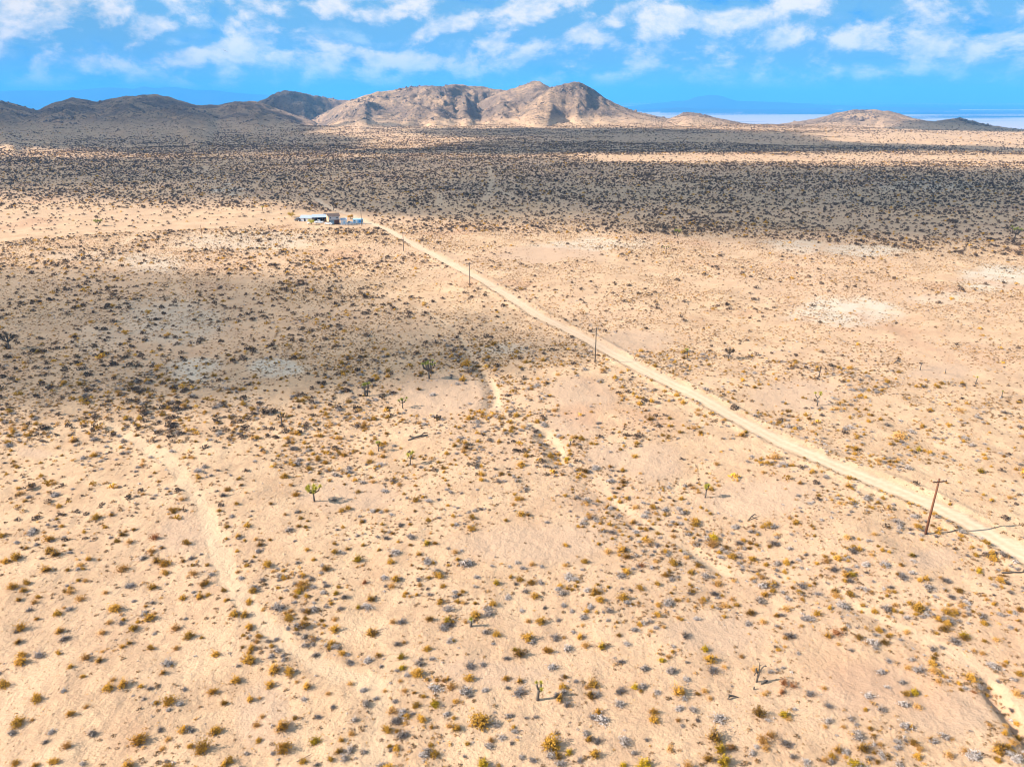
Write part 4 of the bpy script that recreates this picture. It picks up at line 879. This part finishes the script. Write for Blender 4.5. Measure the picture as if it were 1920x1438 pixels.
# dense creosote flat beyond the house and on to the hills
P = []
x, y, r = sample(380, 1180, R(41), .15); z, px, py, p = keep_base(x, y, r)
dense = sstep(505, 385, py - 0.085 * np.clip(px - 700, 0, 900) + 22 * fbm(x / 60, y / 60, 4, 171))
litl = (px < 560) * sstep(388, 396, py) * sstep(470, 450, py)
p = p * (.30 + .70 * dense) * (1 - .75 * litl) * np.clip(.80 + .60 * fbm(x / 30, y / 45, 4, 160), .12, 1)
band = (px > 1120) & (py > 291) & (py < 303); p = p * np.where(band, .14, 1)
k = rng.random(len(x)) < p; x, y, z, dense = x[k], y[k], z[k], dense[k]; n = len(x)
s = np.clip(rng.lognormal(-.22, .36, n), .35, 1.9) * (.72 + .28 * dense)
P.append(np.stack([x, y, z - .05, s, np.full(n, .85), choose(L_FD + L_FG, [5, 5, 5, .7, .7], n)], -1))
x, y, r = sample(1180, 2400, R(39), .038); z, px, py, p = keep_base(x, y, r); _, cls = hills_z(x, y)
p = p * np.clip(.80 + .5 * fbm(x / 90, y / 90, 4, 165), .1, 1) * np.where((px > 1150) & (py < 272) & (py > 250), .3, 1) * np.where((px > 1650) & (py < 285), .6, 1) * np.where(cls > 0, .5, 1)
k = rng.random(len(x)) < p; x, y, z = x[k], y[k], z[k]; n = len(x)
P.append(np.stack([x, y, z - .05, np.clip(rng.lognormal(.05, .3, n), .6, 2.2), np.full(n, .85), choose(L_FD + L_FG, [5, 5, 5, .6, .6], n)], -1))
scatter('creosote_flat', 'dense dark creosote scrub covering the plain before the hills', np.concatenate(P))

# boulders and crags on the hills
def rock_mesh(seed):
    import bmesh
    r = random.Random(seed); bm = bmesh.new(); bmesh.ops.create_icosphere(bm, subdivisions=2, radius=1.0)
    for v in bm.verts:
        k = r.uniform(.72, 1.12); v.co = Vector((v.co.x * k, v.co.y * k * .8, v.co.z * k * .75))
    me = bpy.data.meshes.new('rock'); bm.to_mesh(me); bm.free(); me.materials.append(M['rock']); return me
M['rock'] = plain('weathered_hill_rock', (0.26, 0.19, 0.145), (0.13, 0.10, 0.085), 0.95, 1.5)
L_RK = [lib(rock_mesh(900 + i)) for i in range(3)]
x, y, r = sample(1850, 3050, R(37), .055); z, cls = hills_z(x, y); zb = base_z(r, np.arctan2(x, y))
crop = fbm(x / 70, y / 70, 5, 201) + .35 * fbm(x / 18, y / 18, 3, 205); q = np.clip((crop - .10) * 3.0, 0.0, 1) * (cls > 0) * (cls <= len(HILLS)) * sstep(4, 25, z - zb)
q = q * np.where(cls == 1, .5, 1.0); oc = cls == list(HILLS).index('rocky outcrop') + 1; q = np.where(oc & (z - zb > 8), .8, q)
k = rng.random(len(x)) < q; x, y, z = x[k], y[k], z[k]; n = len(x)
P = [np.stack([x, y, z, np.clip(rng.lognormal(.25, .55, n), .5, 6.0), rng.uniform(.7, 1.3, n), choose(L_RK, [1, 1, 1], n)], -1)]
scatter('hill_boulders', 'brown boulders and crags strewn over the hills', np.concatenate(P))

# ------------------------------------------------------------------ clouds overhead (out of frame) that shade the land
def pr(px, r_):
    a = math.atan((px - 960) / FOC / 1.06); return (r_ * math.sin(a), r_ * math.cos(a))
CLOUD_Z = 950.0
def inside_dist(x, y, poly):
    d = seg_dist(x, y, poly + [poly[0]]); c = np.zeros(x.shape, bool); n = len(poly)
    for i in range(n):
        (x1, y1), (x2, y2) = poly[i], poly[(i + 1) % n]
        cond = ((y1 > y) != (y2 > y)); xi = (x2 - x1) * (y - y1) / ((y2 - y1) if abs(y2 - y1) > 1e-9 else 1e-9) + x1
        c ^= cond & (x < xi)
    return np.where(c, d, -d)
def cloud(poly, res, edge, thick, dens, wob, seed, label, brk=.55, bias=0.0):
    xs = [p[0] for p in poly]; ys = [p[1] for p in poly]; pad = wob * 2
    gx = np.arange(min(xs) - pad, max(xs) + pad + res, res); gy = np.arange(min(ys) - pad, max(ys) + pad + res, res)
    X, Y = np.meshgrid(gx, gy); x, y = X.ravel(), Y.ravel()
    d = inside_dist(x, y, poly) + wob * (fbm(x / (wob * 3.2), y / (wob * 3.2), 5, seed) - bias)
    t = thick * sstep(0, edge, d) * np.clip(.8 + brk * fbm(x / (edge * 1.3), y / (edge * 1.3), 5, seed + 3), .08, 2)
    t = np.where(d > 0, np.maximum(t, 0.3), 0.0)
    off = CLOUD_Z / math.tan(SUN_EL); ox, oy = -math.cos(SHAD_AZ) * off, -math.sin(SHAD_AZ) * off
    ny, nx = X.shape; idx = np.arange(nx * ny).reshape(ny, nx)
    q = np.stack([idx[:-1, :-1], idx[:-1, 1:], idx[1:, 1:], idx[1:, :-1]], -1).reshape(-1, 4); q = q[(t[q] > 0).any(axis=1)]
    used, inv = np.unique(q, return_inverse=True); inv = inv.reshape(-1, 4); nu = len(used)
    under = CLOUD_Z - 0.5 * t; top = CLOUD_Z + 0.5 * t
    co = np.concatenate([np.stack([x[used] + ox, y[used] + oy, top[used]], -1), np.stack([x[used] + ox, y[used] + oy, under[used]], -1)])
    # welded rim where the cloud thins to nothing
    fs = np.concatenate([inv, (inv + nu)[:, ::-1]])
    me = bpy.data.meshes.new('cloud'); me.from_pydata(co.tolist(), [], fs.tolist())
    import bmesh
    bm = bmesh.new(); bm.from_mesh(me); bmesh.ops.remove_doubles(bm, verts=bm.verts, dist=0.02); bm.to_mesh(me); bm.free()
    me.polygons.foreach_set('use_smooth', [True] * len(me.polygons))
    m, nn, out = material('cloud_vapour'); v = nn.new('ShaderNodeVolumePrincipled'); v.inputs['Color'].default_value = (1, 1, 1, 1)
    v.inputs['Density'].default_value = dens; v.inputs['Anisotropy'].default_value = 0.5; nn.l.new(v.outputs[0], out.inputs['Volume'])
    me.materials.append(m); o = link('cloud', me); tag(o, label, kind='structure')
cloud([flat(*p) for p in [(-420,420),(0,445),(250,462),(420,492),(560,545),(700,590),(830,625),(900,690),(930,765),(870,800),(760,812),(600,822),(420,850),(150,862),(-150,860),(-500,840)]], 8, 55, 130, .0110, 32, 31, 'thin broken cloud overhead shading the left middle ground', 2.4, .25)
cloud([flat(*p) for p in [(60,390),(300,394),(560,390),(700,392),(850,412),(1000,425),(1150,440),(1300,475),(1480,497),(1700,505),(1920,497),(2400,500),(2700,380),(2400,322),(1920,313),(1500,306),(1200,302),(1090,297),(1120,288),(800,288),(500,289),(0,291),(-500,300),(-300,345)]], 16, 120, 200, .0068, 34, 41, 'broad flat cloud overhead shading the creosote plain', .9)
cloud([flat(*p) for p in [(830,240),(1200,241),(1460,248),(1560,266),(1900,276),(2200,280),(2200,288),(1700,286),(1100,290),(560,292),(560,284),(780,280),(900,268),(940,258),(800,250)]], 22, 60, 160, .012, 25, 51, 'long cloud overhead shading the ground before the central range')
cloud([pr(-500,1190), pr(0,1170), pr(240,1050), pr(330,930), pr(600,930), pr(700,1000), pr(690,1250), pr(640,1480), pr(590,1800), pr(560,2300), pr(470,3200), pr(-600,3400), pr(-900,2000)], 32, 160, 220, .010, 50, 61, 'large cloud overhead shading the left hills')
cloud([pr(455,2620), pr(600,2620), pr(640,2850), pr(620,3350), pr(440,3350)], 28, 90, 180, .010, 25, 71, 'small cloud overhead shading the dark peak')
cloud([pr(1650,1850), pr(1720,2260), pr(2000,2350), pr(2200,1950), pr(1900,1800)], 24, 70, 160, .010, 20, 81, 'small cloud overhead shading the dark low hill at right')
cloud([pr(600,1790), pr(700,1800), pr(790,1850), pr(800,1980), pr(640,1960), pr(560,1900)], 24, 50, 120, .009, 20, 91, 'small ragged cloud overhead shading the foot of the central range')

# ------------------------------------------------------------------ haze
def haze():
    mb = MB(); top = 520.0; bot = -330.0; mb.box((0, 0, (top + bot) / 2), (92000, 92000, (top - bot) / 2))
    m, n, out = material('haze_air'); v = n.new('ShaderNodeVolumePrincipled')
    v.inputs['Color'].default_value = (0.10, 0.47, 1.0, 1); v.inputs['Density'].default_value = 7.2e-5; v.inputs['Anisotropy'].default_value = 0.0
    n.l.new(v.outputs[0], out.inputs['Volume'])
    o = build(mb, 'haze', m); tag(o, 'thin bluish desert haze filling the air to the horizon', kind='stuff')
haze()
